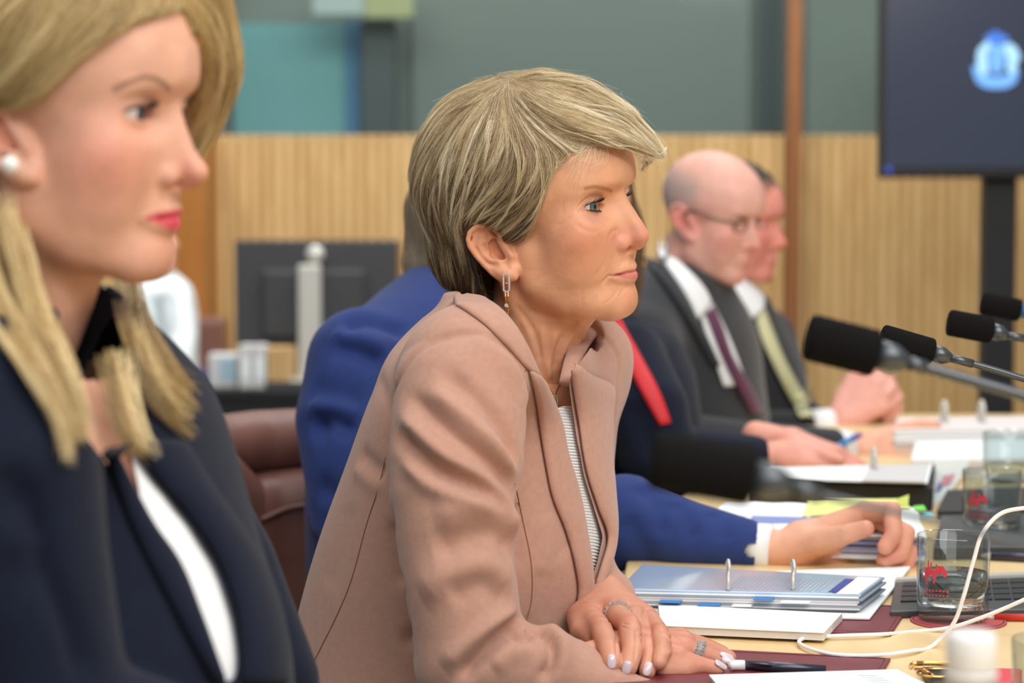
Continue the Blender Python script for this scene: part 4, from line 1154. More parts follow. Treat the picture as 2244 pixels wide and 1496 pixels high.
    slab_device('keyboard', 'dark tablet keyboard behind the nearest tumbler', [(1962, 1268), (2420, 1250), (2460, 1330), (1950, 1338)], .008, 'greyplastic', (11, 4), 'keyboard', True)
    slab_device('laptop', 'closed dark grey laptop under the middle tumbler', [(2064, 1128), (2420, 1120), (2460, 1192), (2046, 1198)], .016, 'greyplastic')
    slab_device('tablet_case', 'dark folded tablet case beyond the middle tumbler', [(2075, 1072), (2420, 1060), (2440, 1112), (2052, 1118)], .014, 'blackplastic', cat='tablet')
    # pens and pencil
    def stick(name, label, a, b, r, mt, tip, cat='pen', z=None):
        z = Z0 + r if z is None else z
        A, B = T(a[0], a[1], z), T(b[0], b[1], z); e = tag(empty(name, tuple((A + B) / 2)), label, cat)
        adopt(tube_obj('barrel', np.array([A + (B - A) * .12, B]), r, M[mt], seg=12), e)
        adopt(tube_obj('tip', np.array([A, A + (B - A) * .06, A + (B - A) * .12]), np.array([r * .3, r * .7, r * .95]), M[tip], seg=12), e)
    stick('pen', 'navy pen with silver tip lying behind the nearest tumbler', (2150, 1217), (2330, 1226), .0052, 'ink', 'alu')
    stick('pencil', 'red pencil lying in front of the tablet keyboard', (2150, 1352), (2380, 1354), .0038, 'red', 'alu', 'pencil')
    # spectacles folded on a dark case
    e = tag(empty('reading_glasses', tuple(T(2040, 1462, Z0))), 'folded gold-rimmed reading glasses on a black case beside the notes', 'glasses')
    g = lambda x, y, z: T(x, y, Z0 + z)
    t = np.linspace(0, 2 * math.pi, 25)
    adopt(tube_obj('temple', np.array([g(1996, 1462, .016), g(2000, 1455, .020), g(2020, 1453, .020), g(2110, 1456, .020)]), .0022, M['gold'], n=20), e)
    adopt(tube_obj('temple', np.array([g(2006, 1466, .010), g(2030, 1470, .012), g(2046, 1480, .008), g(2052, 1488, .006)]), .0015, M['gold'], n=14), e)
    lens = np.array([g(2055 + 45 * math.cos(a), 1474 + 9 * math.sin(a), .011) for a in t]); adopt(tube_obj('rim', lens, .0012, M['gold'], seg=8), e)
    adopt(quad('case', [(2018, 1460), (2120, 1458), (2140, 1490), (2045, 1496)], Z0 + .009, .009, M['blackplastic'], bevel=.002), e)
    # red packet
    e = tag(empty('sweets_packet', tuple(T(2195, 1480, Z0))), 'small red and pink packet beside the bottle', 'packet')
    adopt(quad('wrapper', [(2176, 1462), (2240, 1464), (2240, 1496), (2168, 1494)], Z0 + .012, .010, M['pinkred'], bevel=.002), e)
    adopt(quad('foil_edge', [(2166, 1494), (2240, 1496), (2240, 1500), (2164, 1498)], Z0 + .004, .002, M['alu']), e)
    # water bottle close to the camera
    by = 1.25; b = P(2129, 1385, by); bz = b[2]; e = tag(empty('water_bottle', (b[0], b[1], Z0)), 'plastic water bottle with white cap, blurred close to the camera', 'bottle')
    h = bz - Z0
    V, F = lathe_geo([(.0001, 0), (.030, 0), (.033, .006), (.033, h * .55), (.030, h * .66), (.0125, h - .024), (.0125, h - .017)], 40); adopt(new_mesh('bottle_body', V + [b[0], b[1], Z0], F, mat('frosted_plastic', (206, 204, 198), .35, trans=.55)), e)
    V, F = lathe_geo([(.0135, h - .021), (.0142, h - .020), (.0142, h - .003), (.0128, h), (.0001, h)], 40); adopt(new_mesh('cap', V + [b[0], b[1], Z0], F, M['cord']), e)
    V, F = lathe_geo([(.0125, h - .026), (.0150, h - .025), (.0150, h - .022), (.0125, h - .0215)], 32); adopt(new_mesh('neck_ring', V + [b[0], b[1], Z0], F, M['cord']), e)
    # white cable
    pts = [P(2330, 1118, 2.08), P(2244, 1113, 2.08), P(2195, 1124, 2.08), P(2155, 1165, 2.08), P(2133, 1230, 2.08), P(2112, 1305, 2.08), P(2088, 1368, 2.085), P(2048, 1411, 2.09)] + \
          [T(x, y, Z0 + .0042) for x, y in ((1995, 1426), (1910, 1436), (1830, 1434), (1772, 1420), (1751, 1405), (1768, 1396), (1830, 1393), (1920, 1390))] + [P(2000, 1384, 2.17), P(2085, 1374, 2.16), P(2150, 1353, 2.15), P(2205, 1331, 2.14), P(2262, 1306, 2.13), P(2340, 1280, 2.13)]
    e = tag(empty('earphone_cable', tuple(T(1900, 1410, Z0))), 'thin white cable looping over the table and out of frame', 'cable')
    adopt(tube_obj('cable', np.array(pts), .0020, M['cord'], seg=10, n=160), e)
    # papers further along
    e = loose_sheets('paper_stack', [(1600, 1112), (2000, 1108), (2024, 1172), (1560, 1160)], Z0, 16, 'paper stack with yellow notes on top, behind the reaching hand', ['paper', 'paper_shade', 'bluepaper'], dz=.0022, jitter=4)
    zt = Z0 + .0022 * 16
    adopt(quad('white_sheet', [(1592, 1096), (1800, 1102), (1776, 1132), (1560, 1126)], zt + .0016, .0012, M['paper']), e)
    adopt(quad('yellow_note', [(1772, 1094), (1975, 1092), (1996, 1112), (1758, 1130)], zt + .003, .0012, M['yellow']), e)
    adopt(quad('blue_divider', [(1650, 1128), (1960, 1124), (1966, 1144), (1640, 1146)], zt + .0008, .0008, M['bluepaper']), e)
    bm = bmesh.new(); q = [T(1950, 1112, zt + .003), T(1990, 1110, zt + .003), P(1992, 1083, T(1990, 1110, zt)[1]), P(1968, 1092, T(1950, 1112, zt)[1])]
    bm.faces.new([bm.verts.new(tuple(v)) for v in q]); r = bmesh.ops.solidify(bm, geom=bm.faces[:], thickness=.0006); adopt(bm_obj('curled_corner', bm, M['yellow']), e)
    adopt(quad('green_tab', [(2002, 1108), (2024, 1106), (2030, 1116), (2006, 1118)], zt + .002, .0015, M['greentab']), e)
    adopt(quad('blue_tab', [(2014, 1124), (2040, 1122), (2046, 1132), (2018, 1134)], zt - .006, .0015, mat('cyan_tab', (110, 206, 226))), e)
    e = tag(empty('lever_arch_file', tuple(T(1850, 1060, Z0))), 'black lever arch file lying open with white pages before the lanyard woman', 'binder')
    cF = [(1690, 1024), (2040, 1016), (2030, 1056), (1660, 1046)]
    adopt(quad('cover', [(1650, 1030), (2050, 1018), (2044, 1066), (1640, 1056)], Z0 + .034, .034, M['blackplastic'], bevel=.002), e)
    for i in range(4): adopt(quad('page_bundle', [(x + i, y - 0) for x, y in cF], Z0 + .0346 + (i + 1) * .0024, .0023, M['paper' if i % 2 else 'paper_shade']), e)
    adopt(quad('grey_divider', lerp_quad(cF, .62, .99, .0, .98), Z0 + .0458, .0012, M['grey_paper']), e)
    for x in (1918,):
        a = T(x, 1028, Z0 + .046); adopt(tube_obj('binder_ring', np.array([a, a + [0, .004, .022], a + [0, .014, .028], a + [0, .024, .020], a + [0, .028, 0]]), .003, M['alu'], n=20), e)
    for k, (cn, z, lab) in enumerate([([(2010, 968), (2420, 960), (2440, 1000), (2000, 1006)], .030, 'nearer of two tall white paper stacks at right'), ([(1966, 916), (2420, 912), (2440, 940), (1958, 944)], .040, 'further of two tall white paper stacks, with ring posts')]):
        n = int(z / .004)
        e = loose_sheets('paper_stack', cn, Z0, n, lab, ['paper', 'paper_shade'], dz=.004, jitter=2)
        for x, mt in ((2060, 'yellow'), (2120, 'pinkred'), (2150, 'greentab'), (2200, 'bluepaper')):
            if k == 1: adopt(quad('index_tab', [(x, 944), (x + 26, 944), (x + 26, 950), (x, 950)], Z0 + .016, .004, M[mt]), e)
        if k == 1:
            for x in (2073, 2155):
                a = T(x, 926, Z0 + .04); adopt(tube_obj('binder_ring', np.array([a, a + [0, .004, .028], a + [0, .016, .034], a + [0, .028, .026], a + [0, .032, 0]]), .004, M['alu'], n=20), e)
    # propped brochure
    e = tag(empty('brochure', tuple(T(2090, 1060, Z0))), 'white brochure with red and blue print propped beside the file', 'brochure')
    a, b = T(2030, 1112, Z0), T(2075, 1092, Z0 + .002); up = P(2130, 1004, b[1] + .25); up2 = P(2050, 1010, a[1] + .25)
    bm = bmesh.new(); f = bm.faces.new([bm.verts.new(tuple(v)) for v in (a, b, up, up2)]); bmesh.ops.solidify(bm, geom=[f], thickness=.003); adopt(bm_obj('cover', bm, M['paper']), e)
    def on_br(u0, u1, v0, v1, mt, nm):
        g = lambda u, v: (a * (1 - u) + b * u) * (1 - v) + (up2 * (1 - u) + up * u) * v
        nn = np.cross(b - a, up2 - a); nn /= np.linalg.norm(nn); nn = nn if nn[2] > 0 else -nn
        bm = bmesh.new(); f = bm.faces.new([bm.verts.new(tuple(g(u, v) + nn * .0022)) for u, v in ((u0, v0), (u1, v0), (u1, v1), (u0, v1))]); bmesh.ops.solidify(bm, geom=[f], thickness=.0006); adopt(bm_obj(nm, bm, mt), e)
    on_br(.35, .75, .35, .60, mat('pale_red_print', (226, 170, 180)), 'printed_picture'); on_br(.25, .45, .25, .45, M['bluepaper'], 'printed_picture')
    e = tag(empty('wooden_tray', tuple(T(2150, 1060, Z0))), 'small wooden tray with red edge between brochure and furthest tumbler', 'tray')
    adopt(quad('tray_floor', [(2110, 1052), (2230, 1048), (2240, 1072), (2090, 1078)], Z0 + .006, .006, M['table'], bevel=.001), e); adopt(quad('red_edge', [(2088, 1078), (2240, 1072), (2242, 1084), (2082, 1090)], Z0 + .010, .010, M['red'], bevel=.001), e)
    # microphones
    microphone('largest black foam microphone, blurred, before the wooden wall', 1.50, (1768, 737), (1922, 775), .0160, (1992, 795), [(2030, 806), (2244, 868), (2420, 925)])
    microphone('sharp black foam microphone with thin stem right behind the largest one', 2.22, (1930, 740), (2044, 773), .0142, (2085, 785), [(2132, 797), (2244, 830), (2400, 880)])
    microphone('black foam microphone in front of the black television stand', 2.50, (2078, 706), (2174, 724), .0150, (2208, 736), [(2250, 742), (2300, 752), (2420, 780)])
    microphone('furthest black foam microphone with a blue ring, at right edge', 2.95, (2150, 664), (2236, 680), .0152, (2268, 688), [(2300, 694), (2360, 708), (2440, 726)], ringc=True)
    microphone('low foreground black foam microphone in front of the blue sleeve', 1.22, (1428, 1006), (1650, 1046), .0162, (1740, 1068), [(1800, 1084), (2000, 1130), (2300, 1205)], stem_r=.0019)

# ------------------------------------------------------------------ the woman in the camel jacket
MAIN_YAW = math.radians(27)
def main_head(person):
    p = dict(HEAD)
    R = head_frame(MAIN_YAW, math.radians(0), math.radians(5))
    xf = HeadXf(R, (88, 0, 8), P(1370, 432, 2.2))
    f = head_field(p)
    cfg = dict(yaw=MAIN_YAW, nx=1370, nF=88, ppm=2.222, L0=68, m=0.42, y0=450)
    def Q(x, y, lift=0):
        q = ear_plane(1000 + x / 6.23, 460 + y / 6.23 - 8, cfg); q[1] += lift; q[0] += lift * 0.35
        return q
    add_ear(f, Q)
    V, Qd = f.mesh((-112, -90, -212), (126, 104, 122), 1.1, smooth=2)
    brow = [(80, 14, 14), (82, 24, 19.5), (74, 38, 21), (63, 47, 15)]
    C = skin_colors(V, p, (220, 161, 125), (220, 161, 125), (208, 122, 90))
    Vw = xf.w(V); Qd = Qd[:, ::-1].copy(); bv = bvh_of(Vw, Qd)      # local frame is left-handed
    c = lambda *pts: [(960 + x / 3.937, 320 + y / 3.937) for x, y in pts]
    Vw = groove(Vw, Qd, bv, [
        (c((1480, 870), (1455, 980), (1400, 1070), (1320, 1150)), 0.0005, 0.0024),
        (c((1500, 1112), (1470, 1125), (1410, 1190)), 0.0013, 0.0012),
        (c((1475, 1118), (1560, 1105), (1650, 1090), (1705, 1080)), 0.0012, 0.0008),
        (c((1170, 660), (1250, 715), (1350, 735), (1440, 700)), 0.00035, 0.0016),
        (c((1190, 575), (1235, 500), (1310, 440), (1400, 425)), 0.0012, 0.0011),
        (c((1075, 590), (1075, 480), (1130, 380), (1210, 310)), 0.00022, 0.0013),
        (c((1130, 560), (1150, 470), (1200, 400)), 0.00018, 0.0012),
        (c((1150, 610), (1080, 660), (1010, 690)), 0.0004, 0.0012),
        (c((1560, 1230), (1490, 1320), (1420, 1370)), 0.0005, 0.0010),
        (c((1640, 1200), (1590, 1250), (1560, 1310)), 0.0005, 0.0010),
        (c((1360, 1280), (1320, 1350), (1270, 1420)), 0.00025, 0.0011),
        (c((1240, 1180), (1235, 1300), (1250, 1400)), 0.00018, 0.0013),
        (c((650, 960), (665, 1080), (640, 1180)), 0.0006, 0.0015),
        (c((1665, 930), (1668, 1040)), 0.0006, 0.0008),
        (c((1600, 960), (1570, 1050)), 0.0003, 0.0010),
        (c((1480, 870), (1475, 800), (1500, 740), (1560, 715)), 0.0009, 0.0016),
    ])
    k = lambda *pts: [(1140 + x / 4.99, 700 + y / 4.99) for x, y in pts]
    Vw = groove(Vw, Qd, bv, [(k((240, 60), (255, 300), (300, 560), (330, 680)), -.0016, .0028), (k((400, 120), (350, 330), (320, 520), (325, 680)), -.0014, .0024), (k((620, 90), (520, 250), (450, 430), (430, 600)), -.0016, .0026),
        (k((120, 60), (190, 260), (230, 470)), .0012, .0022), (k((320, 60), (310, 300), (310, 500)), .0012, .0022), (k((480, 140), (400, 320), (370, 560)), .0014, .0024), (k((0, -20), (110, 200), (190, 430)), -.0010, .0026),
        (k((60, -120), (200, -60), (420, -10), (640, 40)), .0012, .0030), (k((-60, -160), (60, -20), (150, 120)), .0008, .0020)])
    e = lambda *pts: [(1240 + x / 4.155, 360 + y / 4.155) for x, y in pts]
    C = tint(C, Vw, Qd, [
        ('area', e((398, 1008), (520, 984), (600, 962), (645, 948), (664, 1000), (660, 1045), (600, 1046), (520, 1034), (450, 1021)), 3.0, (206, 116, 112), .85),
        ('line', e((400, 1010), (520, 996), (640, 966)), 1.2, (120, 62, 56), .7),
        ('line', e((180, 218), (250, 205), (330, 215), (410, 240)), 5.0, (158, 112, 74), .75),
        ('line', e((110, 430), (170, 350), (240, 300), (330, 285)), 2.4, (132, 92, 80), .45),
        ('area', e((110, 420), (200, 310), (320, 285), (350, 320), (260, 330), (190, 380), (160, 430)), 4.0, (168, 120, 104), .5),
        ('area', e((150, 460), (240, 455), (340, 440), (350, 500), (250, 540), (160, 510)), 8.0, (200, 150, 136), .45),
        ('area', e((395, 640), (460, 600), (600, 560), (720, 560), (750, 650), (700, 750), (560, 720), (470, 790), (400, 740)), 14.0, (214, 142, 122), .6)])
    body = new_mesh('body', Vw, Qd, M['skin'], person, colors=C)
    for s in (1, -1):
        e = eyeball('eye', xf, p, s, (92, 106, 106), person, gaze=(1, 0.30, -0.02))
    # lashes and brows
    ex, ey, ez = p['eye']; up, dn = p['lid']
    st = []
    for s in (1, -1):
        a = np.linspace(-0.9, 0.98, 70)
        top = up * np.sqrt(np.clip(1 - np.abs(a) ** 2.2, 0, 1)) - 0.4
        r = np.stack([ex + np.sqrt(np.clip(13.4 ** 2 - (a * 15 * 0.86) ** 2 - top ** 2, 4, None)), s * (ey + a * 15), ez + top], 1)
        d = np.stack([np.full(70, 1.0), s * a * 0.7, np.full(70, 0.15)], 1)
        st.append(strand_fan(r, d, 6.2, (0, 0, 0.5), 0.16))
        bot = -dn * np.sqrt(np.clip(1 - a ** 2, 0, 1)) + 0.6 * a
        r = np.stack([ex + np.sqrt(np.clip(13.0 ** 2 - (a * 15 * 0.86) ** 2 - bot ** 2, 4, None)), s * (ey + a * 15), ez + bot], 1)[10:]
        d = np.stack([np.full(60, 1.0), s * a[10:] * 0.7, np.full(60, -0.5)], 1)
        st.append(strand_fan(r, d, 3.2, (0, 0, -0.2), 0.2))
    st = np.concatenate(st)
    hair_curves('eyelashes', xf.w(st.reshape(-1, 3)).reshape(st.shape), M['lash'], person, 0.00022, 0.00006)
    return xf, p, bv

def main_hair(person, xf, body_bvh):
    g = Field()
    g.ell((-24, 0, 36), (116, 94, 99))
    g.tube([(-62, 0, 10), (-70, 0, -40), (-62, 0, -88)], [74, 60, 40], 20)
    g.tube([(-30, 42, -20), (-38, 44, -70)], [44, 28], 20, sym=True)
    # keep the hair behind the hairline and above the nape
    Uh = [-130, -60, -42, -34, -28, -8, 12, 30, 44, 56, 70, 140]; Fh = [-30, -46, -42, -16, 4, 18, 28, 36, 44, 60, 100, 200]
    g.add(lambda x, y, z: np.maximum(x - np.interp(z, Uh, Fh) - 6 * np.sin(y / 9.0), -97 - z - 0.12 * (x + 60)) * 0.8 + 0 * y, (-300, -300, -300), (300, 300, 300), 0, 'i')
    # fringe swept forward over the brow
    g.tube([(10, 10, 112), (55, 14, 104), (92, 10, 83), (112, 0, 65), (124, -8, 53)], [22, 21, 16, 9, 3], 16)
    g.tube([(20, 45, 98), (56, 46, 86), (86, 32, 70), (108, 10, 60), (121, -4, 52)], [22, 17, 11, 6, 2], 13)
    g.tube([(30, -40, 98), (66, -42, 82), (88, -44, 64), (95, -44, 46), (86, -46, 30)], [24, 18, 12, 8, 3], 12)
    # clear of the ear
    g.tube([(-33, 96, -37), (-22, 96, -52), (-6, 94, -70)], [29, 28, 26], 5, 's')
    for _ in range(1): pass
    V, Q = g.mesh((-150, -112, -122), (140, 112, 142), 2.4, smooth=2)
    Nl = normals(V, Q)
    # locks: broken relief that runs with the combing
    Vw = xf.w(V); Q = Q[:, ::-1].copy()
    bv = bvh_of(Vw, Q)
    c = lambda *pts: [(840 + x / 2.494, 120 + y / 2.494) for x, y in pts]
    G2 = [c((600, 170), (430, 230), (270, 390), (170, 600), (160, 800), (235, 1000), (340, 1200)),
          c((630, 175), (500, 320), (370, 560), (310, 800), (370, 1020), (410, 1240)),
          c((650, 180), (570, 380), (490, 600), (420, 800), (400, 950), (440, 1100), (520, 1290)),
          c((690, 190), (690, 380), (630, 600), (540, 780), (450, 930)),
          c((720, 220), (770, 430), (740, 640), (660, 790), (560, 880)),
          c((770, 400), (850, 540), (830, 700), (740, 820), (620, 900)),
          c((900, 480), (910, 640), (860, 760), (780, 880), (700, 930)),
          c((720, 120), (900, 120), (1100, 170), (1280, 270), (1420, 400), (1500, 530)),
          c((740, 190), (900, 240), (1100, 300), (1300, 390), (1440, 470), (1520, 560)),
          c((750, 240), (900, 340), (1020, 390), (1200, 450), (1350, 480), (1480, 540)),
          c((760, 330), (900, 420), (1000, 430), (1100, 450), (1200, 490)),
          c((430, 1000), (480, 1120), (540, 1230), (600, 1320)), c((330, 1150), (350, 1250), (380, 1320))]
    guides = []
    for gl in G2:
        w = [hit(bv, x, y)[0] for x, y in smooth_path(gl, 14)]
        w = np.array([q for q in w if q is not None])
        if len(w) < 3: continue
        guides.append(w)
        ml = xf.l(w)
        if ml[:, 1].mean() > 25:
            ml[:, 1] *= -1; guides.append(xf.w(ml))
    A = np.abs(V[:, 1]) / 95
    # relief
    ph = V @ np.array([0.05, 0.02, 0.03])
    keep = (V[:, 2] > -95)
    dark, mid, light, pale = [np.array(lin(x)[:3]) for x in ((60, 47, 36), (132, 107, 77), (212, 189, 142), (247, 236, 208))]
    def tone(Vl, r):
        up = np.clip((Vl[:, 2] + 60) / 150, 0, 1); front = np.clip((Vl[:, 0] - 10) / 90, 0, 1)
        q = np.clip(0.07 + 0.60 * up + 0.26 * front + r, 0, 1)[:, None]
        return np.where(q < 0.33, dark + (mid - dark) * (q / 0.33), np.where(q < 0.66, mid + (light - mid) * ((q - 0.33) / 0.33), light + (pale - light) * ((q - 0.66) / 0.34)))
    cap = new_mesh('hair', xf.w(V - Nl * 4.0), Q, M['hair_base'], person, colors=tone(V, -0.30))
    Nw = normals(Vw, Q)
    S, idx = flow_strands(Vw, Nw, guides, 15000, m=10, length=(0.03, 0.08), depth=0.007, lift=0.0004, spread=0.011, jit=0.10)
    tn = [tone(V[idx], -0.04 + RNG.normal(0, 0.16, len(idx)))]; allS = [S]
    # locks
    S, idx = flow_strands(Vw, Nw, guides, 900, m=10, length=(0.05, 0.11), depth=0.004, lift=0.0022, spread=0.011, jit=0.13)
    kids = 24
    allS.append(lock_strands(S, kids, 0.0040, 0.4, Nrm=Nw[idx])); r = np.repeat(RNG.normal(0.08, 0.21, len(idx)), kids)
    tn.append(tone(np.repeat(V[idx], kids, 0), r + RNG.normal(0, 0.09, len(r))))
    allS = np.concatenate(allS); tn = np.concatenate(tn)
    loc = xf.l(allS.reshape(-1, 3)).reshape(allS.shape)
    bad = ((loc[..., 0] > -46) & (loc[..., 0] < -9) & (loc[..., 2] < -31) & (loc[..., 2] > -70) & (loc[..., 1] > 58)).any(1)      # keep the ear clear
    hair_curves('hair_strands', allS[~bad], M['hair'], cap, 0.00011, 0.00003, tn[~bad])
    # loose flyaway hairs
    S2, idx = flow_strands(Vw, Nw, guides, 260, m=10, length=(0.03, 0.07), depth=0.001, lift=0.008, spread=0.016, jit=0.35)
    hair_curves('flyaway_hairs', S2, M['hair'], cap, 0.00006, 0.00003, tone(V[idx], 0.3 + 0 * idx))
    # wisps that fall from the hairline over the forehead and the temple, and the feathered tip of the fringe
    d = lambda *pts: [(810 + x / 3.117, 110 + y / 3.117) for x, y in pts]
    W1 = px_wisps([d((1350, 540), (1420, 600), (1430, 680), (1380, 750)), d((1370, 545), (1480, 600), (1530, 690), (1500, 780)),
                   d((1330, 560), (1260, 640), (1230, 720), (1160, 780)), d((1300, 560), (1380, 640), (1300, 740), (1190, 790)),
                   d((1380, 540), (1520, 580), (1600, 640), (1590, 720)), d((1180, 760), (1150, 900), (1080, 1010), (960, 1080)),
                   d((1190, 820), (1180, 920), (1120, 1040), (1010, 1150)), d((1120, 1000), (1060, 1120), (960, 1190), (850, 1160)),
                   d((1100, 1080), (1050, 1180), (980, 1240), (900, 1210)), d((1060, 1150), (1020, 1250), (1090, 1270)),
                   d((1250, 600), (1200, 700), (1190, 800), (1170, 900))], body_bvh, 0.003, 30, 5.0, jit_d=0.001)
    g2 = lambda *pts: [(1130 + x / 3.733, 300 + y / 3.733) for x, y in pts]
    W2 = px_wisps([g2((640, -10), (560, 120), (420, 220), (300, 280)), g2((700, 0), (660, 150), (590, 280), (570, 450)), g2((560, 10), (530, 180), (480, 320), (430, 400)), g2((400, 0), (330, 150), (260, 230), (190, 250)),
        g2((480, 0), (400, 180), (300, 270), (220, 260)), g2((720, 20), (740, 150), (720, 230), (640, 270)), g2((300, 20), (250, 200), (240, 330), (200, 440)), g2((620, 20), (640, 170), (600, 240)), g2((780, 30), (880, 110), (960, 170)), g2((520, 0), (480, 110), (500, 200), (600, 180)), g2((230, 60), (180, 260), (150, 420), (60, 560))], body_bvh, 0.0035, 16, 6.0, jit_d=0.0015)
    W1 = np.concatenate([W1, W2])
    tip = px_wisps([d((1820, 500), (1930, 590), (1990, 680), (1985, 760)), d((1780, 560), (1900, 640), (1960, 700), (1990, 790)),
                    d((1700, 560), (1850, 640), (1940, 690), (1975, 770))], bv, 0.002, 45, 5.0)
    far = px_wisps([d((1790, 640), (1830, 720), (1850, 800), (1830, 880)), d((1800, 650), (1850, 700), (1880, 780), (1850, 870))], None, 0.0, 40, 6.0, default_Y=2.22)
    X = np.concatenate([W1, tip, far])
    hair_curves('hair_wisps', X, M['hair'], cap, 0.00009, 0.00003, tone(xf.l(X[:, 0]), RNG.normal(0.12, 0.15, len(X))))
    return bv

def beads(path, n, r, mt, name, parent, alt=False):
    q = smooth_path(path, n); bm = bmesh.new()
    t, N, B = frame_along(q)
    for i, c in enumerate(q):
        bmesh.ops.create_icosphere(bm, subdivisions=1, radius=r, matrix=Matrix.Translation(tuple(c)) @ Matrix(((t[i][0], N[i][0], B[i][0], 0), (t[i][1], N[i][1], B[i][1], 0), (t[i][2], N[i][2], B[i][2], 0), (0, 0, 0, 1))) @ Matrix.Diagonal((1.5, 1.0 if (i % 2 or not alt) else .45, .45 if (i % 2 and alt) else 1.0, 1)))
    return bm_obj(name, bm, mt, parent, smooth=False)
def main_jewels(person, face_bvh):
    h = hit(face_bvh, 1108, 603)[0]; Y = h[1] - .0045
    z = lambda x, y: P(1000 + x / 6.23, 460 + y / 6.23, Y)
    e = empty('earring'); e.parent = person
    loop = [z(640 + 38 * (1 - math.cos(a)) , 905 - 32 * math.sin(a)) for a in np.linspace(0, math.pi, 9)] + [z(722 - 38 * (1 - math.cos(a)), 1085 + 32 * math.sin(a)) for a in np.linspace(0, math.pi, 9)]
    loop.append(loop[0])
    e.name = 'earring'
    bpy.data.objects.remove(e)
    o = tube_obj('earring', np.array(loop), .0009, M['gem'], person, seg=8)
    beads(np.array(loop), 46, .00062, M['gem'], 'pave_stones', o)
    tube_obj('crossbar', np.array([z(650, 1000), z(712, 1000)]), .0006, M['gold'], o, seg=8)
    for x in (668, 706): tube_obj('drop_bar', np.array([z(x, 1115), z(x + 2, 1290)]), .0007, M['gold'], o, seg=6)
    beads(np.array([z(688, 1120), z(688, 1200), z(690, 1280)]), 8, .00065, M['gold'], 'chain', o, True)
    V, F = lathe_geo([(max(1e-5, .0022 * math.sin(t)), -.0022 * math.cos(t)) for t in np.linspace(0, math.pi, 8)], 12); new_mesh('stone', V + z(682, 1306), F, M['gem'], o, smooth=False)
    for x in (672, 706): beads(np.array([z(x, 1330), z(x, 1370), z((x + 690) / 2, 1440)]), 7, .0008, M['gold'], 'chain', o, True)
def main_necklace(person, bvhs):
    def on(x, y):
        c = [hit(b, x, y)[0] for b in bvhs]; c = [q for q in c if q is not None]
        q = min(c, key=lambda v: v[1]); return P(x, y, q[1] - .0022)
    z = lambda x, y: on(1140 + x / 4.99, 700 + y / 4.99)
    o = beads(np.array([z(205, 620), z(260, 680), z(320, 750), z(370, 810)]), 20, .00085, M['gold'], 'necklace', person, True)
    beads(np.array([z(452, 610), z(440, 680), z(415, 740), z(385, 810)]), 18, .00085, M['gold'], 'chain', o, True)
    c = z(380, 905); ring = [c + (P(1216 + 6 * math.sin(a), 884 - 15.5 * math.cos(a), c[1]) - P(1216, 884, c[1])) for a in np.linspace(0, 2 * math.pi, 25)]
    p = tube_obj('pendant', np.array(ring), .0009, M['gold'], o, seg=8); beads(np.array(ring), 30, .0008, M['gem'], 'pave_stones', p) if False else None
    beads(np.array(ring) - np.array([0, .0006, 0]), 30, .0008, M['gem'], 'pendant_stones', o)
    tube_obj('pendant_bar', np.array([ring[6], ring[18]]), .0008, M['gem'], o, seg=8)


def px_rows(rows, Y, yaw=None):
    """(py, px, half_front, half_lateral, half_back) at depth Y -> zloft rows"""
    out = []
    for py, px, a, b, a2 in rows:
        q = P(px, py, Y); out.append((q[2], q[0], q[1], a, b, a2))
    return out
def inside_poly(uv, poly):
    poly = np.array(poly, float); x, y = uv[:, 0], uv[:, 1]; c = np.zeros(len(uv), bool); j = len(poly) - 1
    for i in range(len(poly)):
        xi, yi = poly[i]; xj, yj = poly[j]
        c ^= ((yi > y) != (yj > y)) & (x < (xj - xi) * (y - yi) / (yj - yi + 1e-12) + xi); j = i
    return c
def cut_window(V, Q, poly, near_only=True, maxY=None):
    """leave the front of a garment open inside an outline"""
    cen = V[Q].mean(1); N = np.cross(V[Q[:, 2]] - V[Q[:, 0]], V[Q[:, 3]] - V[Q[:, 1]])
    m = inside_poly(to_px(cen), poly)
    if maxY is not None: m &= cen[:, 1] < maxY
    elif near_only: m &= (N * (cen - CAM)).sum(1) < 0
    return Q[~m]
def hem(V, Q, it=14):
    """even out the cut edge of an opened garment"""
    E = np.sort(np.concatenate([Q[:, [0, 1]], Q[:, [1, 2]], Q[:, [2, 3]], Q[:, [3, 0]]]), axis=1)
    key, cnt = np.unique(E, axis=0, return_counts=True); B = key[cnt == 1]
    V = V.copy(); n = len(V); deg = np.bincount(B.ravel(), minlength=n); m = deg == 2
    for _ in range(it):
        A = np.stack([np.bincount(B[:, 0], V[B[:, 1], i], n) + np.bincount(B[:, 1], V[B[:, 0], i], n) for i in range(3)], 1)
        V[m] = 0.4 * V[m] + 0.6 * A[m] / 2
    return V
def seam(name, bvh, pts, mt, parent, r=0.0006, lift=0.0002, n=40):
    w = []
    for x, y in smooth_path(pts, n):
        h, nn = hit(bvh, x, y)
        if h is not None: w.append(h + nn * lift)
    if len(w) > 3: return tube_obj(name, relax_path(np.array(w)), r, mt, parent, seg=6)

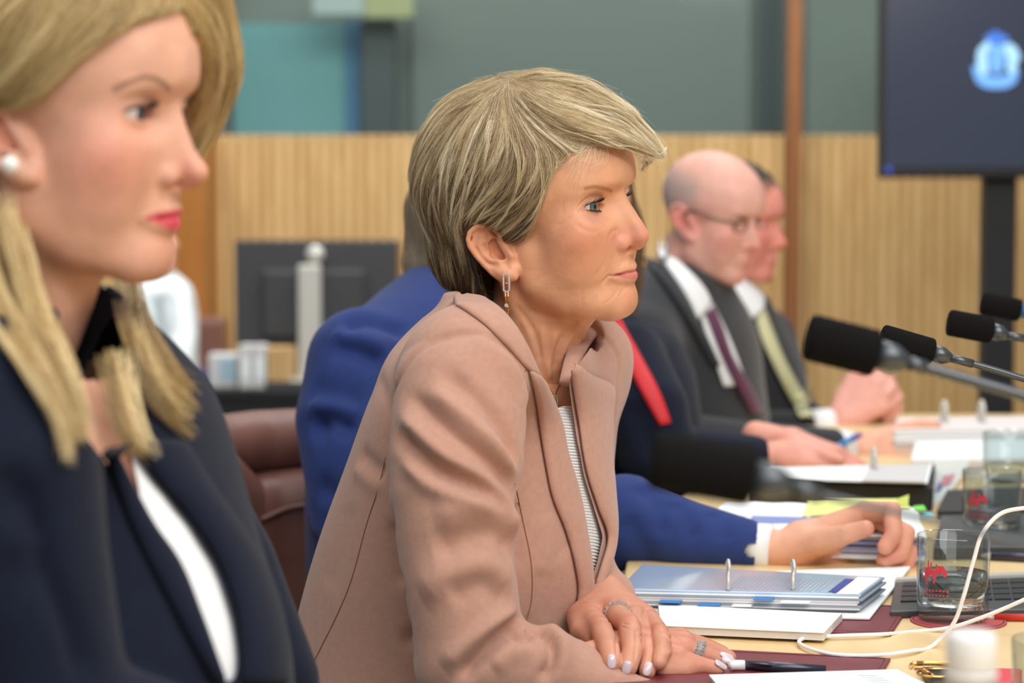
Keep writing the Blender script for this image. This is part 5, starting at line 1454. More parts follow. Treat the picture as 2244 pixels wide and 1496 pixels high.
MAIN_ROWS = [(640, 1085, .03, .05, .05), (672, 1110, .03, .075, .068), (700, 1135, .03, .10, .095), (760, 1160, .034, .15, .128), (860, 1150, .05, .172, .142), (1000, 1110, .08, .172, .15), (1200, 1060, .118, .168, .166),
             (1400, 1010, .13, .16, .172), (1620, 985, .13, .17, .178)]
BYAW = math.radians(30)
def main_body(person, xf):
    rows = px_rows(MAIN_ROWS, 2.2)
    j = Field()
    j.zloft(rows, BYAW)
    j.tube([P(1150, 800, 2.2), P(1262, 790, 2.33)], [.045, .050], .04)
    j.tube([P(1262, 790, 2.33), P(1255, 1000, 2.38), P(1255, 1230, 2.38), P(1280, 1290, 2.26), P(1326, 1312, 2.2)], [.05, .045, .042, .036, .031], .015)   # far sleeve
    # near sleeve: padded head, upper arm, elbow, forearm
    j.tube([P(1150, 775, 2.2), P(1040, 800, 2.06)], [.05, .058], .04)
    j.tube([P(1015, 800, 2.045), P(1008, 860, 2.03), P(1004, 930, 2.015), P(1000, 1000, 2.0), P(990, 1080, 1.99), P(997, 1160, 1.98), P(1006, 1260, 1.97), P(1018, 1350, 1.965), P(1035, 1450, 1.96)],
           [.052, .0595, .0615, .061, .0565, .0535, .051, .050, .050], .012)
    j.tube([P(1035, 1452, 1.96), P(1140, 1468, 1.955), P(1200, 1474, 1.955), P(1246, 1482, 1.96)], [.049, .042, .039, .034], .010)
    j.tube([P(1240, 1490, 1.955), P(1320, 1505, 1.945), P(1420, 1512, 1.94)], [.034, .022, .010], .008)
    # neck opening
    nk = [xf.w((10, 0, -90)), xf.w((-20, 0, -135)), xf.w((-46, 0, -195)), xf.w((-60, 0, -260))]
    j.tube(nk, [.064, .064, .064, .05], .004, 's')
    lo = np.array([-0.28, 1.86, 0.62]); hi = np.array([0.16, 2.5, 1.10])
    V, Q = j.mesh(lo, hi, 0.003, smooth=2)
    bv0 = bvh_of(V, Q)
    c = lambda *pts: [(620 + x / 1.7075, 620 + y / 1.7075) for x, y in pts]
    V = groove(V, Q, bv0, [
        # diagonal drag lines across the upper sleeve
        (c((425, 560), (560, 700), (760, 795), (845, 880)), 0.0123, 0.0066), (c((445, 640), (560, 745), (700, 800), (830, 860), (860, 960)), -0.0094, 0.0070),
        (c((470, 420), (640, 570), (790, 690), (865, 770)), 0.0090, 0.0062), (c((440, 500), (600, 640), (760, 740), (850, 830)), -0.0075, 0.0062),
        (c((600, 330), (760, 470), (850, 600), (880, 680)), 0.0080, 0.0062), (c((560, 400), (700, 520), (820, 640), (870, 720)), -0.0067, 0.0062),
        (c((690, 200), (800, 260), (880, 360), (905, 480)), -0.0051, 0.0094),
        # lower sleeve
        (c((560, 1010), (700, 960), (800, 940), (860, 1000)), 0.0087, 0.0101), (c((560, 880), (700, 850), (800, 860), (865, 930)), -0.0058, 0.0094),
        (c((520, 1180), (640, 1080), (780, 1060), (850, 1160)), -0.0058, 0.0109), (c((620, 1180), (740, 1130), (840, 1190)), 0.0058, 0.0086),
        # elbow crease and gathered cuff
        (c((660, 1480), (740, 1390), (820, 1310), (885, 1255)), 0.0174, 0.0043), (c((600, 1440), (700, 1340), (800, 1270), (875, 1235)), -0.0072, 0.0066),
        (c((860, 1300), (895, 1330), (930, 1300)), 0.0087, 0.0035), (c((935, 1285), (1000, 1330), (1010, 1400), (965, 1490)), 0.0123, 0.0035),
        (c((1000, 1290), (1050, 1360), (1040, 1450)), -0.0051, 0.0059), (c((780, 1440), (860, 1380), (940, 1370)), -0.0043, 0.0070),
        # armhole and back
        (c((350, 330), (400, 480), (385, 660)), .0022, .0055), (c((400, 470), (430, 360), (500, 260), (620, 200), (740, 195), (840, 250), (900, 360), (915, 500), (900, 640)), .0035, .0032),
        (c((290, 640), (340, 690), (385, 720)), .0050, .0065), (c((270, 690), (330, 740), (370, 770)), -.0030, .0065),
        (c((250, 820), (220, 1000), (170, 1150)), .0020, .0120), (c((400, 760), (420, 960), (460, 1200), (490, 1400)), .0045, .0060),
        # front drape
        (c((985, 860), (990, 960), (960, 1100)), -.0030, .0090), (c((880, 760), (880, 900), (870, 1040)), .0040, .0065), (c((1040, 1000), (1090, 1120), (1100, 1200)), -.0030, .0120),
        (c((1165, 170), (1245, 250), (1250, 420), (1235, 600)), .0030, .0035)])
    win = c((650, 20), (672, 50), (735, 50), (800, 82), (860, 145), (915, 235), (955, 340), (1004, 450), (1060, 600), (1100, 760), (1130, 950), (1146, 1095), (1154, 1105), (1176, 1050), (1198, 950), (1164, 840), (1126, 720), (1096, 560), (1078, 440), (1068, 360), (1090, 330), (1125, 280), (1180, 200), (1190, -40), (650, -40))
    Qc = cut_window(V, Q, win, maxY=2.27)
    jacket = new_mesh('jacket', hem(V, Qc), Qc, M['wool'], person)
    bv = bvh_of(V, Q); bvc = bvh_of(V, Qc)
    # lapels and collar
    shell('lapel', bv, c((912, 330), (938, 440), (955, 560), (975, 680), (1000, 800), (1050, 930), (1085, 1060), (1097, 1150), (1088, 1210)),
          c((955, 350), (998, 430), (1034, 540), (1054, 640), (1094, 770), (1124, 930), (1142, 1080), (1140, 1170), (1104, 1212)), M['wool'], jacket, 50, 14, .0025, .004, crown=.003)
    shell('lapel', bv, c((1066, 326), (1080, 420), (1096, 520), (1130, 720), (1170, 845), (1204, 950), (1180, 1050), (1156, 1122)),
          c((1076, 298), (1140, 342), (1222, 388), (1220, 480), (1216, 620), (1226, 780), (1230, 920), (1205, 1050), (1160, 1140)), M['wool'], jacket, 50, 14, .003, .004, crown=.003, default_Y=2.22)
    shell('collar', bv, c((640, 80), (690, 112), (750, 156), (820, 222), (890, 300), (925, 340)), c((645, 64), (680, 58), (735, 56), (798, 90), (856, 150), (910, 240), (958, 352))[:], M['wool'], jacket, 34, 10, .0008, .0032, crown=.001)
    pth = smooth_path(np.array([P(1243, 838, 2.165), P(1254, 795, 2.20), P(1272, 752, 2.25), P(1296, 722, 2.31), P(1310, 712, 2.36)]), 24)
    Vc, Fc = tube_geo(pth, np.linspace(.008, .013, 24), 16, squash=.55); new_mesh('collar', Vc, Fc, M['wool'], jacket)
    for ln in (c((385, 650), (360, 760), (320, 880), (250, 1130), (100, 1450)), c((868, 750), (900, 900), (930, 1060), (930, 1180), (905, 1300)), c((905, 330), (925, 300), (932, 280))):
        seam('seam', bv, ln, M['wool_dark'], jacket)
    # knit top and the chest above it
    t = Field(); t.zloft(rows, BYAW, grow=-0.005)
    V2, Q2 = t.mesh(np.array([-.05, 1.95, .66]), np.array([.16, 2.4, 1.02]), 0.004, smooth=1)
    uv = to_px(V2)
    ztop = P(1240, 905, 2.1)[2]
    cen = V2[Q2].mean(1)
    Q2 = Q2[cen[:, 2] < ztop]; new_mesh('knit_top', hem(V2, Q2), Q2, M['rib_white'], person)
    t = Field(); t.zloft(rows, BYAW, grow=-0.024); t.tube([xf.w((-34, 0, -165)), xf.w((-48, 0, -205))], [.044, .050], .03)
    q = P(1180, 765, 2.13); t.ell(q, (.16, .16, .045), .035, 's')
    V3, Q3 = t.mesh(np.array([-.12, 1.95, .84]), np.array([.16, 2.45, P(1200, 770, 2.15)[2]]), 0.004, smooth=1)
    base = np.array(lin((220, 161, 125))[:3])
    chest = new_mesh('neckline_skin', V3, Q3, M['skin'], person, colors=np.repeat(base[None], len(V3), 0))
    return bv, bvh_of(V3, Q3)

def finger(f, pts, rad, k=.003):
    f.tube([P(*p) for p in pts], rad, k)
def nail(name, p, n, d, size, parent, mt):
    """p centre, n outward, d along the finger"""
    n = np.array(n, float); n /= np.linalg.norm(n); d = np.array(d, float); d -= n * (d @ n); d /= np.linalg.norm(d); s = np.cross(n, d)
    V, F = [], []
    a, b = 9, 16
    for i in range(a):
        th = np.pi / 2 * i / (a - 1)
        for q in range(b):
            ph = 2 * np.pi * q / b
            cx, cy = np.sign(math.cos(ph)) * abs(math.cos(ph)) ** .75, np.sign(math.sin(ph)) * abs(math.sin(ph)) ** .75
            V.append(np.array(p) + d * size[0] * math.sin(th) * cx + s * size[1] * math.sin(th) * cy + n * (0.0016 * math.cos(th) - 0.10 / size[1] * 0.004 * (size[1] * math.sin(th) * cy) ** 2 / size[1]))
    for i in range(a - 1):
        for q in range(b): F.append((i * b + q, (i + 1) * b + q, (i + 1) * b + (q + 1) % b, i * b + (q + 1) % b))
    return new_mesh(name, np.array(V), F, mt, parent)
def ring_band(name, c, axis, R, r, width, mt, parent, beads=0):
    axis = np.array(axis, float); axis /= np.linalg.norm(axis)
    a = np.cross(axis, [0, 0, 1.0]); a /= np.linalg.norm(a); b = np.cross(axis, a)
    bm = bmesh.new()
    n, m = 44, 8; ring = []
    for i in range(n):
        t = 2 * np.pi * i / n; d = math.cos(t) * a + math.sin(t) * b
        ring.append([bm.verts.new(tuple(np.array(c) + d * (R + r * math.cos(2 * np.pi * k / m)) + axis * width * math.sin(2 * np.pi * k / m))) for k in range(m)])
    for i in range(n):
        for k in range(m): bm.faces.new((ring[i][k], ring[(i + 1) % n][k], ring[(i + 1) % n][(k + 1) % m], ring[i][(k + 1) % m]))
    for i in range(beads):
        t = 2 * np.pi * i / beads; d = math.cos(t) * a + math.sin(t) * b
        for w in ((-0.5, 0.5) if width > .0025 else (0,)):
            bmesh.ops.create_icosphere(bm, subdivisions=1, radius=max(r, .0011) * 1.05, matrix=Matrix.Translation(tuple(np.array(c) + d * (R + r) + axis * width * w * 1.1)))
    return bm_obj(name, bm, mt, parent, smooth=False)

def main_hands(person):
    f = Field()
    # left hand, laid over the right wrist
    W_ = P(1322, 1315, 2.17)
    f.tube([P(1305, 1300, 2.24), W_], [.025, .024], .01)
    F1 = [[(1290, 1350, 2.085), (1316, 1378, 2.02), (1335, 1422, 1.965), (1341, 1452, 1.945)], [(1342, 1338, 2.09), (1380, 1374, 2.015), (1386, 1425, 1.962), (1377, 1462, 1.945)],
          [(1388, 1344, 2.10), (1413, 1398, 2.02), (1424, 1440, 1.975), (1418, 1470, 1.955)], [(1420, 1354, 2.10), (1446, 1388, 2.015), (1451, 1425, 1.972), (1444, 1452, 1.955)]]
    R1 = [(.0120, .0108, .0096, .0082), (.0118, .0108, .0095, .0080), (.0112, .0102, .0090, .0076), (.0100, .0090, .0080, .0068)]
    for p, r in zip(F1, R1):
        f.tube([W_, P(*p[0])], [.019, r[0] * 1.05], .012)
    for p, r in zip(F1, R1): finger(f, p, r, .0015)
    finger(f, [(1310, 1325, 2.15), (1272, 1352, 2.10), (1275, 1385, 2.05), (1300, 1400, 2.02)], (.017, .0135, .011, .009), .006)
    Va, Qa = f.mesh(np.array([.045, 1.92, .728]), np.array([.16, 2.27, .84]), 0.0011, smooth=2)
    # right hand, flat on the blotter
    f = Field(); G = f
    G.tube([P(1290, 1455, 1.985), P(1340, 1440, 2.0), P(1400, 1428, 2.015)], [.020, .020, .018], .008)
    m2 = [P(1490, 1402, 2.06), P(1500, 1412, 2.035), P(1500, 1424, 2.012), P(1487, 1442, 1.985)]
    for q, r in zip(m2, (.012, .0125, .0125, .0118)): G.tube([P(1385, 1430, 2.02), q], [.018, r], .012)
    F2 = [[(1490, 1402, 2.06), (1545, 1417, 2.06), (1582, 1430, 2.06)], [(1500, 1412, 2.035), (1556, 1426, 2.035), (1597, 1441, 2.03)],
          [(1500, 1424, 2.012), (1552, 1438, 2.008), (1592, 1452, 2.004)], [(1487, 1442, 1.985), (1533, 1458, 1.978), (1570, 1466, 1.974)]]
    R2 = [(.0100, .0088, .0072), (.0104, .0090, .0072), (.0104, .0090, .0072), (.0098, .0085, .0072)]
    for p, r in zip(F2, R2): finger(f, p, r, .0015)
    f.tube([P(1400, 1452, 1.985), P(1455, 1468, 1.975), P(1500, 1468, 1.972)], [.014, .012, .009], .010)
    Vb, Qb = f.mesh(np.array([.05, 1.94, .728]), np.array([.215, 2.09, .80]), 0.0011, smooth=2)
    V = np.concatenate([Va, Vb]); Q = np.concatenate([Qa, Qb + len(Va)])
    bv = bvh_of(V, Q)
    z = lambda *pts: [(1220 + x / 3.74, 1180 + y / 3.74) for x, y in pts]
    V = groove(V, Q, bv, [(z((540, 690), (590, 700), (650, 710)), 0.00105, 0.00070), (z((530, 720), (590, 735), (650, 735)), 0.00090, 0.00070), (z((300, 670), (360, 655), (440, 680)), 0.00090, 0.00080),
        (z((680, 800), (720, 785), (770, 800)), 0.00105, 0.00070), (z((690, 840), (730, 850), (770, 840)), 0.00075, 0.00070), (z((800, 770), (830, 755), (860, 770)), 0.00090, 0.00070),
        (z((870, 760), (920, 830), (960, 900)), -0.00120, 0.00180), (z((900, 770), (1000, 840), (1060, 870)), -0.00120, 0.00180), (z((860, 960), (960, 930), (1060, 960)), -0.00090, 0.00200),
        (z((600, 560), (640, 640), (680, 740)), -0.00090, 0.00200), (z((720, 590), (700, 640), (740, 700)), 0.00105, 0.00100), (z((500, 700), (490, 850), (500, 1000)), 0.00150, 0.00120), (z((655, 740), (650, 860), (640, 1000)), 0.00150, 0.00120), (z((780, 830), (775, 930), (760, 1020)), 0.00135, 0.00120)])
    C = np.repeat(np.array(lin((208, 148, 122))[:3])[None], len(V), 0)
    kn = np.array(lin((186, 106, 88))[:3])
    for pts in (F1, F2):
        for p in pts:
            for q in p[:2]:
                w = 0.45 * np.exp(-((V - P(*q)) ** 2).sum(1) / (2 * .011 ** 2)); C = C * (1 - w[:, None]) + kn * w[:, None]
    new_mesh('hands', V, Q, M['skin'], person, colors=C)
    def tipnail(px, py, dirpx, size=(.0066, .0040), mt='nail'):
        h, n = hit(bv, px, py)
        if h is None: return
        d = P(px + dirpx[0], py + dirpx[1], h[1]) - P(px, py, h[1])
        nail('fingernail', h + n * .0003, n, d, size, person, M[mt])
    tipnail(*z((450, 1005))[0], (0, 1)); tipnail(*z((575, 1055))[0], (-.2, 1), (.006, .0042)); tipnail(*z((745, 1065))[0], (-.3, 1)); 
    for q in ((1592, 1436), (1596, 1446), (1580, 1456)): tipnail(q[0], q[1], (1, .3), (.0065, .0042))
    a, b = P(*F1[1][0]), P(*F1[1][1]); ring_band('eternity_ring', a + (b - a) * .30, b - a, .0120, .0014, .0022, M['silver'], person, beads=20)
    a, b = P(*F2[2][0]), P(*F2[2][1]); ring_band('pave_ring', a + (b - a) * .62, b - a, .0102, .0015, .0048, M['silver'], person, beads=22)

# ------------------------------------------------------------------ helpers for the other people
def simple_head(person, p, xf, res, base, lip, blush, iris, brow=None, ear=None, gaze=(1, 0, 0), brow_c=None, lid=None, lines=None, paint=None):
    f = head_field(p)
    if ear: add_ear(f, ear)
    V, Q = f.mesh((-112, -92, -215), (126, 106, 122), res, smooth=2)
    C = skin_colors(V, p, base, lip, blush, brow and (brow, brow_c, 3.2), lid)
    Vw = xf.w(V); Q = Q[:, ::-1].copy()
    bv = bvh_of(Vw, Q)
    if lines: Vw = groove(Vw, Q, bv, lines)
    if paint: C = tint(C, Vw, Q, paint)
    new_mesh('body', Vw, Q, M['skin'], person, colors=C)
    for s in (1, -1): eyeball('eye', xf, p, s, iris, person, gaze)
    return bv
def std_ear(nF=-16, L0=70, m=0.35, h=62, tilt=0.25, U0=-12):
    """ear sheet laid beside the head: x 0..800, y 110..970"""
    k = h / 860.0
    def Q(x, y, lift=0):
        a = -(540 - x) * k * 0.92; b = -(y - 110) * k
        F = nF + a + 0.0 - b * 0 + (-b) * 0; F += -tilt * (b + h / 2) * -1 * -1
        return np.array([F, L0 - m * F + lift, U0 + b])
    return Q
def garment(name, f, lo, hi, h, mt, parent, lines=None, window=None, maxY=None, smooth=2):
    V, Q = f.mesh(np.array(lo), np.array(hi), h, smooth=smooth)
    if lines: V = groove(V, Q, bvh_of(V, Q), lines)
    Qc = cut_window(V, Q, window, maxY=maxY) if window else Q
    o = new_mesh(name, hem(V, Qc) if window else V, Qc, mt, parent)
    return o, bvh_of(V, Q)
def cap_hair(person, xf, g, lo, hi, tones, n, guides_local, length=(.03, .07), spread=.012, root=.00012, depth=.006, res=3.0, name='hair', locks=0, kids=20, lock_r=.004, inset=3.0):
    V, Q = g.mesh(lo, hi, res, smooth=2)
    Nl = normals(V, Q); Vw = xf.w(V); Q = Q[:, ::-1].copy(); Nw = normals(Vw, Q)
    d, m, l = [np.array(lin(c)[:3]) for c in tones]
    def tone(k, r): 
        q = np.clip(0.52 + r, 0, 1)[:, None]; return np.where(q < .5, d + (m - d) * q * 2, m + (l - m) * (q - .5) * 2)
    cap = new_mesh(name, xf.w(V - Nl * inset), Q, M['hair_base'], person, colors=tone(0, np.full(len(V), -.25)))
    guides = [xf.w(np.array(gd, float)) for gd in guides_local]
    S, idx = flow_strands(Vw, Nw, guides, n, m=8, length=length, depth=depth, lift=.0006, spread=spread, jit=.12)
    T_ = [tone(0, RNG.normal(0, .2, n))]; S_ = [S]
    if locks:
        S, idx = flow_strands(Vw, Nw, guides, locks, m=8, length=(length[1], length[1] * 1.6), depth=.003, lift=.002, spread=spread, jit=.1)
        S_.append(lock_strands(S, kids, lock_r, .5, Nrm=Nw[idx])); T_.append(tone(0, np.repeat(RNG.normal(.12, .2, locks), kids)))
    hair_curves('hair_strands', np.concatenate(S_), M['hair'], cap, root, root * .4, np.concatenate(T_))
    return cap, tone
def guide_fan(crown, ends, n=6):
    """guides from the crown out to the ends over an ellipsoid-like scalp (local mm)"""
    out = []
    c = np.array(crown, float); o = np.array([-10, 0, 10.0])
    for e in ends:
        e = np.array(e, float); t = np.linspace(0, 1, 8)[:, None]
        q = c * (1 - t) + e * t; r = np.linalg.norm(c - o) * (1 - t) + np.linalg.norm(e - o) * t
        d = q - o; out.append(o + d / np.linalg.norm(d, axis=1, keepdims=True) * r)
    return out

def clear_of(q, bvh, gap):
    """keep a course of hair in front of the cloth it falls over"""
    for i, uv in enumerate(to_px(q)):
        h = hit(bvh, uv[0], uv[1])[0]
        if h is not None and h[1] < q[i][1] + gap: q[i] = P(uv[0], uv[1], h[1] - gap)
    return relax_path(q)
# ------------------------------------------------------------------ woman in the navy blazer (foreground, left)
def left_woman():
    w = tag(empty('person'), 'blonde woman in a navy blazer over a white top, nearest the camera at left', 'person')
    p = dict(HEAD); p.update(folds=False, full_lips=True, root=15, eye=(65, 32.5, 3.0), lid=(5.2, 4.0), jaw_w=0.97, brow=3.0,
        nose=[((81, 0, 6), 5.2), ((89, 0, -8), 5.6), ((99, 0, -23), 6.6), ((106.5, 0, -32), 7.8)], ala=((88, 12.5, -37), (9.5, 6.5, 7.0)), nostril=((99, 6.0, -44), (7.5, 3.0, 3.6)),
        columella=[((106, 0, -38), 3.6), ((94, 0, -45), 4.6)],
        ulip=[((90.5, 0, -61.5), 5.4), ((90, 7, -61.0), 5.6), ((85.5, 16, -63.0), 4.4), ((81, 24.0, -66.0), 2.2)], llip=[((91.0, 0, -70.3), 6.8), ((89, 8, -70.5), 6.2), ((85.0, 16, -69.5), 4.6), ((81, 23.5, -67.0), 2.2)],
        neck=[((2, 0, -55), 50), ((-12, 0, -130), 50), ((-36, 0, -205), 54)])
    yaw = math.radians(15)
    xf = HeadXf(head_frame(yaw, math.radians(-9), math.radians(2)), (86, 0, 6), P(386, 246, 1.5), 0.98)
    ear = std_ear(nF=-2, L0=70, m=.4, h=62, U0=6)
    brow = [(80, 13, 14), (83, 21, 21), (75, 37, 25), (63, 47, 19)]
    e = lambda *pts: [(x / 2.671, y / 2.671) for x, y in pts]
    bv = simple_head(w, p, xf, 1.5, (226, 172, 146), (220, 66, 92), (226, 132, 112), (58, 68, 78), None, ear, (1, .04, 0), paint=[
        ('line', e((670, 525), (760, 480), (860, 452), (940, 478), (985, 520)), 8.0, (118, 86, 70), .7),
        ('area', [(314, 478), (340, 466), (375, 461), (404, 456), (404, 506), (385, 506), (350, 493)], 7, (216, 62, 90), .8),
        ('area', e((690, 650), (780, 590), (880, 560), (930, 580), (940, 690), (860, 700), (760, 690)), 12, (176, 124, 108), .4)])
    ex, ey, ez = p['eye']; up, dn = p['lid']; st = []
    a = np.linspace(-0.9, 0.98, 60); top = up * np.sqrt(np.clip(1 - np.abs(a) ** 2.2, 0, 1)) - 0.4
    r = np.stack([ex + np.sqrt(np.clip(13.4 ** 2 - (a * 12.9) ** 2 - top ** 2, 4, None)), ey + a * 15, ez + top], 1)
    st = strand_fan(r, np.stack([np.full(60, 1.0), a * .7, np.full(60, .2)], 1), 7.5, (0, 0, .5), .15)
    hair_curves('eyelashes', xf.w(st.reshape(-1, 3)).reshape(st.shape), M['lash'], w, .00025, .00008)
    # pearl stud
    V, F = lathe_geo([(max(1e-5, .0062 * math.sin(t)), -.0062 * math.cos(t)) for t in np.linspace(0, math.pi, 14)], 20)
    new_mesh('pearl_earring', V + P(22, 362, 1.428), F, M['pearl'], w)
    # blazer
    rows = px_rows([(560, 60, .03, .05, .05), (640, 40, .04, .085, .08), (740, 30, .065, .13, .11), (860, 30, .090, .17, .12), (1000, 35, .118, .18, .13), (1200, 40, .158, .175, .14), (1400, 50, .188, .175, .14), (1650, 60, .19, .18, .14)], 1.52)
    by = math.radians(34)
    f = Field(); f.zloft(rows, by)
    f.tube([P(40, 830, 1.5), P(-60, 900, 1.38)], [.05, .06], .04)
    f.tube([P(-40, 900, 1.38), P(10, 1050, 1.36), P(30, 1200, 1.35), P(70, 1400, 1.34), P(110, 1600, 1.33)], [.060, .060, .057, .053, .05], .010)
    f.tube([P(110, 1600, 1.33), P(420, 1670, 1.36), P(600, 1660, 1.42)], [.05, .042, .036], .01)
    f.tube([P(100, 830, 1.55), P(300, 980, 1.70), P(470, 1250, 1.75), P(560, 1500, 1.72)], [.05, .055, .05, .05], .02)
    c = lambda *pts: [(x * .666, 500 + y * .666) for x, y in pts]
    nk = [xf.w((10, 0, -100)), xf.w((-15, 0, -140)), xf.w((-34, 0, -200))]
    f.tube(nk, [.062, .062, .062], .004, 's')
    win = c((180, 380), (250, 640), (320, 740), (400, 830), (460, 930), (496, 985), (578, 1100), (652, 1280), (728, 1500), (780, 1500), (784, 1400), (768, 1280), (706, 1100), (608, 950), (508, 830), (440, 740), (420, 600), (500, 300), (200, 250))
    jk, jb = garment('blazer', f, (-.40, 1.24, .70), (.02, 1.85, 1.12), .004, M['navy'], w,
        lines=[(c((0, 800), (60, 860), (140, 900)), .006, .008), (c((0, 880), (70, 930), (150, 960)), .005, .008), (c((130, 900), (150, 1100), (240, 1350), (270, 1500)), .008, .006), (c((0, 1090), (60, 1120), (140, 1180)), .004, .012)], window=win, maxY=1.56)
    shell('lapel', jb, c((322, 735), (356, 810), (388, 895), (420, 975), (470, 1080), (545, 1225), (625, 1380), (690, 1500)), c((345, 728), (388, 795), (428, 872), (460, 930), (492, 985), (574, 1100), (648, 1280), (724, 1500)), M['navy'], jk, 44, 12, .003, .004, crown=.003)
    shell('lapel', jb, c((440, 720), (515, 830), (615, 950), (712, 1100), (775, 1280), (790, 1400), (786, 1500)), c((600, 715), (680, 850), (780, 1000), (860, 1130), (910, 1270), (930, 1400), (925, 1500)), M['navy'], jk, 44, 12, .003, .004, crown=.004, default_Y=1.55)
    t = Field(); t.zloft(rows, by, grow=-.005)
    V2, Q2 = t.mesh(np.array([-.36, 1.3, .70]), np.array([0, 1.75, 1.1]), .005, smooth=1)
    uv = to_px(V2[Q2].mean(1))
    vneck = inside_poly(uv, c((60, 200), (120, 640), (260, 810), (400, 900), (470, 940), (458, 850), (428, 740), (520, 500), (520, 200)))
    Q2 = Q2[~vneck]; new_mesh('white_top', hem(V2, Q2), Q2, M['white_satin'], w)
    t = Field(); t.zloft(rows, by, grow=-.013); t.tube([xf.w((-12, 0, -130)), xf.w((-36, 0, -205))], [.052, .056], .03)
    V3, Q3 = t.mesh(np.array([-.36, 1.3, .86]), np.array([0, 1.75, P(200, 830, 1.5)[2]]), .005, smooth=1)
    new_mesh('neckline_skin', V3, Q3, M['skin'], w, colors=np.repeat(np.array(lin((226, 172, 146))[:3])[None], len(V3), 0))
    # hair: cap, then the long curled lengths
    g = Field(); g.ell((-14, 0, 38), (112, 90, 92)); g.tube([(-55, 0, 10), (-62, 0, -60), (-60, 0, -120)], [66, 56, 44], 20)
    Uh = [-160, -40, -10, 2, 20, 42, 60, 80, 140]; Fh = [-40, -44, -20, 18, 34, 50, 66, 90, 200]
    g.add(lambda x, y, z: (x - np.interp(z, Uh, Fh) + np.where(y < 0, -26, 0) * 1.0) * .8 + 0 * y, (-300,) * 3, (300,) * 3, 0, 'i')
    g.tube([(30, -30, 112), (72, -52, 84), (84, -70, 40), (74, -80, 0), (58, -78, -40)], [20, 20, 17, 13, 8], 14)
    g.tube([(-26, 92, -16), (-16, 92, -40)], [26, 24], 4, 's')
    gl = guide_fan((40, 5, 126), [(-10, 78, -4), (10, 80, 10), (30, 72, 30), (55, 50, 60), (-60, 70, 0), (-110, 20, 20), (-90, 50, -20), (60, -60, 60)])
    gl += [[(30, -30, 130), (78, -55, 92), (96, -72, 40), (84, -82, 0), (62, -80, -44)], [(60, 60, 62), (30, 78, 34), (0, 84, 6), (-30, 84, -10)], [(-60, 70, 0), (-70, 60, -60), (-66, 40, -120)]]
    cap, tone = cap_hair(w, xf, g, (-140, -116, -170), (130, 112, 140), ((98, 76, 46), (200, 168, 108), (250, 230, 180)), 14000, gl, length=(.05, .10), locks=420, kids=20, root=.00016)
    L = []
    def lock(pts, r, k, tip=.55):
        L.append((np.array([P(*q) for q in pts]), r, k, tip))
    # length on the near side, in front of the shoulder
    rr = random.Random(5)
    for i in range(22):
        dx, dy, dY = rr.uniform(-70, 62), rr.uniform(-25, 35), rr.uniform(-.02, .03); b1, b2 = rr.uniform(-16, 16), rr.uniform(-18, 18); ed = rr.uniform(-70, 20); cut = rr.uniform(.72, 1.0)
        q = [(-30 + dx, 420 + dy, 1.46 + dY), (5 + dx + b1, 560 + dy, 1.44 + dY), (45 + dx, 690 + dy, 1.42 + dY), (108 + dx * .9 + b2, 790 + dy, 1.41 + dY), (150 + dx * .6, 880 + dy, 1.40 + dY), (172 + dx * .4 + b2 * .6, 950 + dy * .8 + ed * .6, 1.41 + dY), (165 + dx * .4, 1005 + dy * .3 + ed, 1.42 + dY)]
        lock(q[:] if cut > .86 else q[:-1], rr.uniform(.004, .0085), 55, .45)
    # length on the far side, blown forward and curled up at the ends
    for i in range(20):
        dx, dy, dY = rr.uniform(-22, 34), rr.uniform(-70, 60), rr.uniform(-.01, .05); b1 = rr.uniform(-10, 10); k = rr.uniform(.82, 1.06)
        q = [(272 + dx * .4, 600 + dy * .2, 1.66 + dY), (286 + dx * .6 + b1, 700 + dy * .5, 1.63 + dY), (312 + dx, 785 + dy, 1.60 + dY), (352 + dx, 850 + dy, 1.58 + dY), (390 + dx * .8, 893 + dy, 1.57 + dY), (418 + dx * .6, 912 + dy * .9 - abs(b1) * 2, 1.58 + dY)]
        lock(q, rr.uniform(.004, .0085), 55, .6)
    for dx in (0, 18, 34, 55): lock([(222 + dx, 760, 1.6), (236 + dx, 850, 1.58), (255 + dx, 930, 1.56), (285 + dx, 985, 1.55), (322 + dx * .6, 1003, 1.55)], .005, 45, .5)
    S, T_ = [], []
    for pts, r, k, tip in L:
        q = clear_of(smooth_path(pts, 14), jb, .014); s = lock_strands(q[None], k, r, tip, stray=.0016, ends=.5); S.append(s)
        T_.append(np.clip(RNG.normal(.04, .22) + RNG.normal(0, .14, k), -.5, .5))
    S = np.concatenate(S); T_ = np.concatenate(T_)
    hair_curves('hair_lengths', S, M['hair'], cap, .00018, .00010, tone(0, T_))
    return w

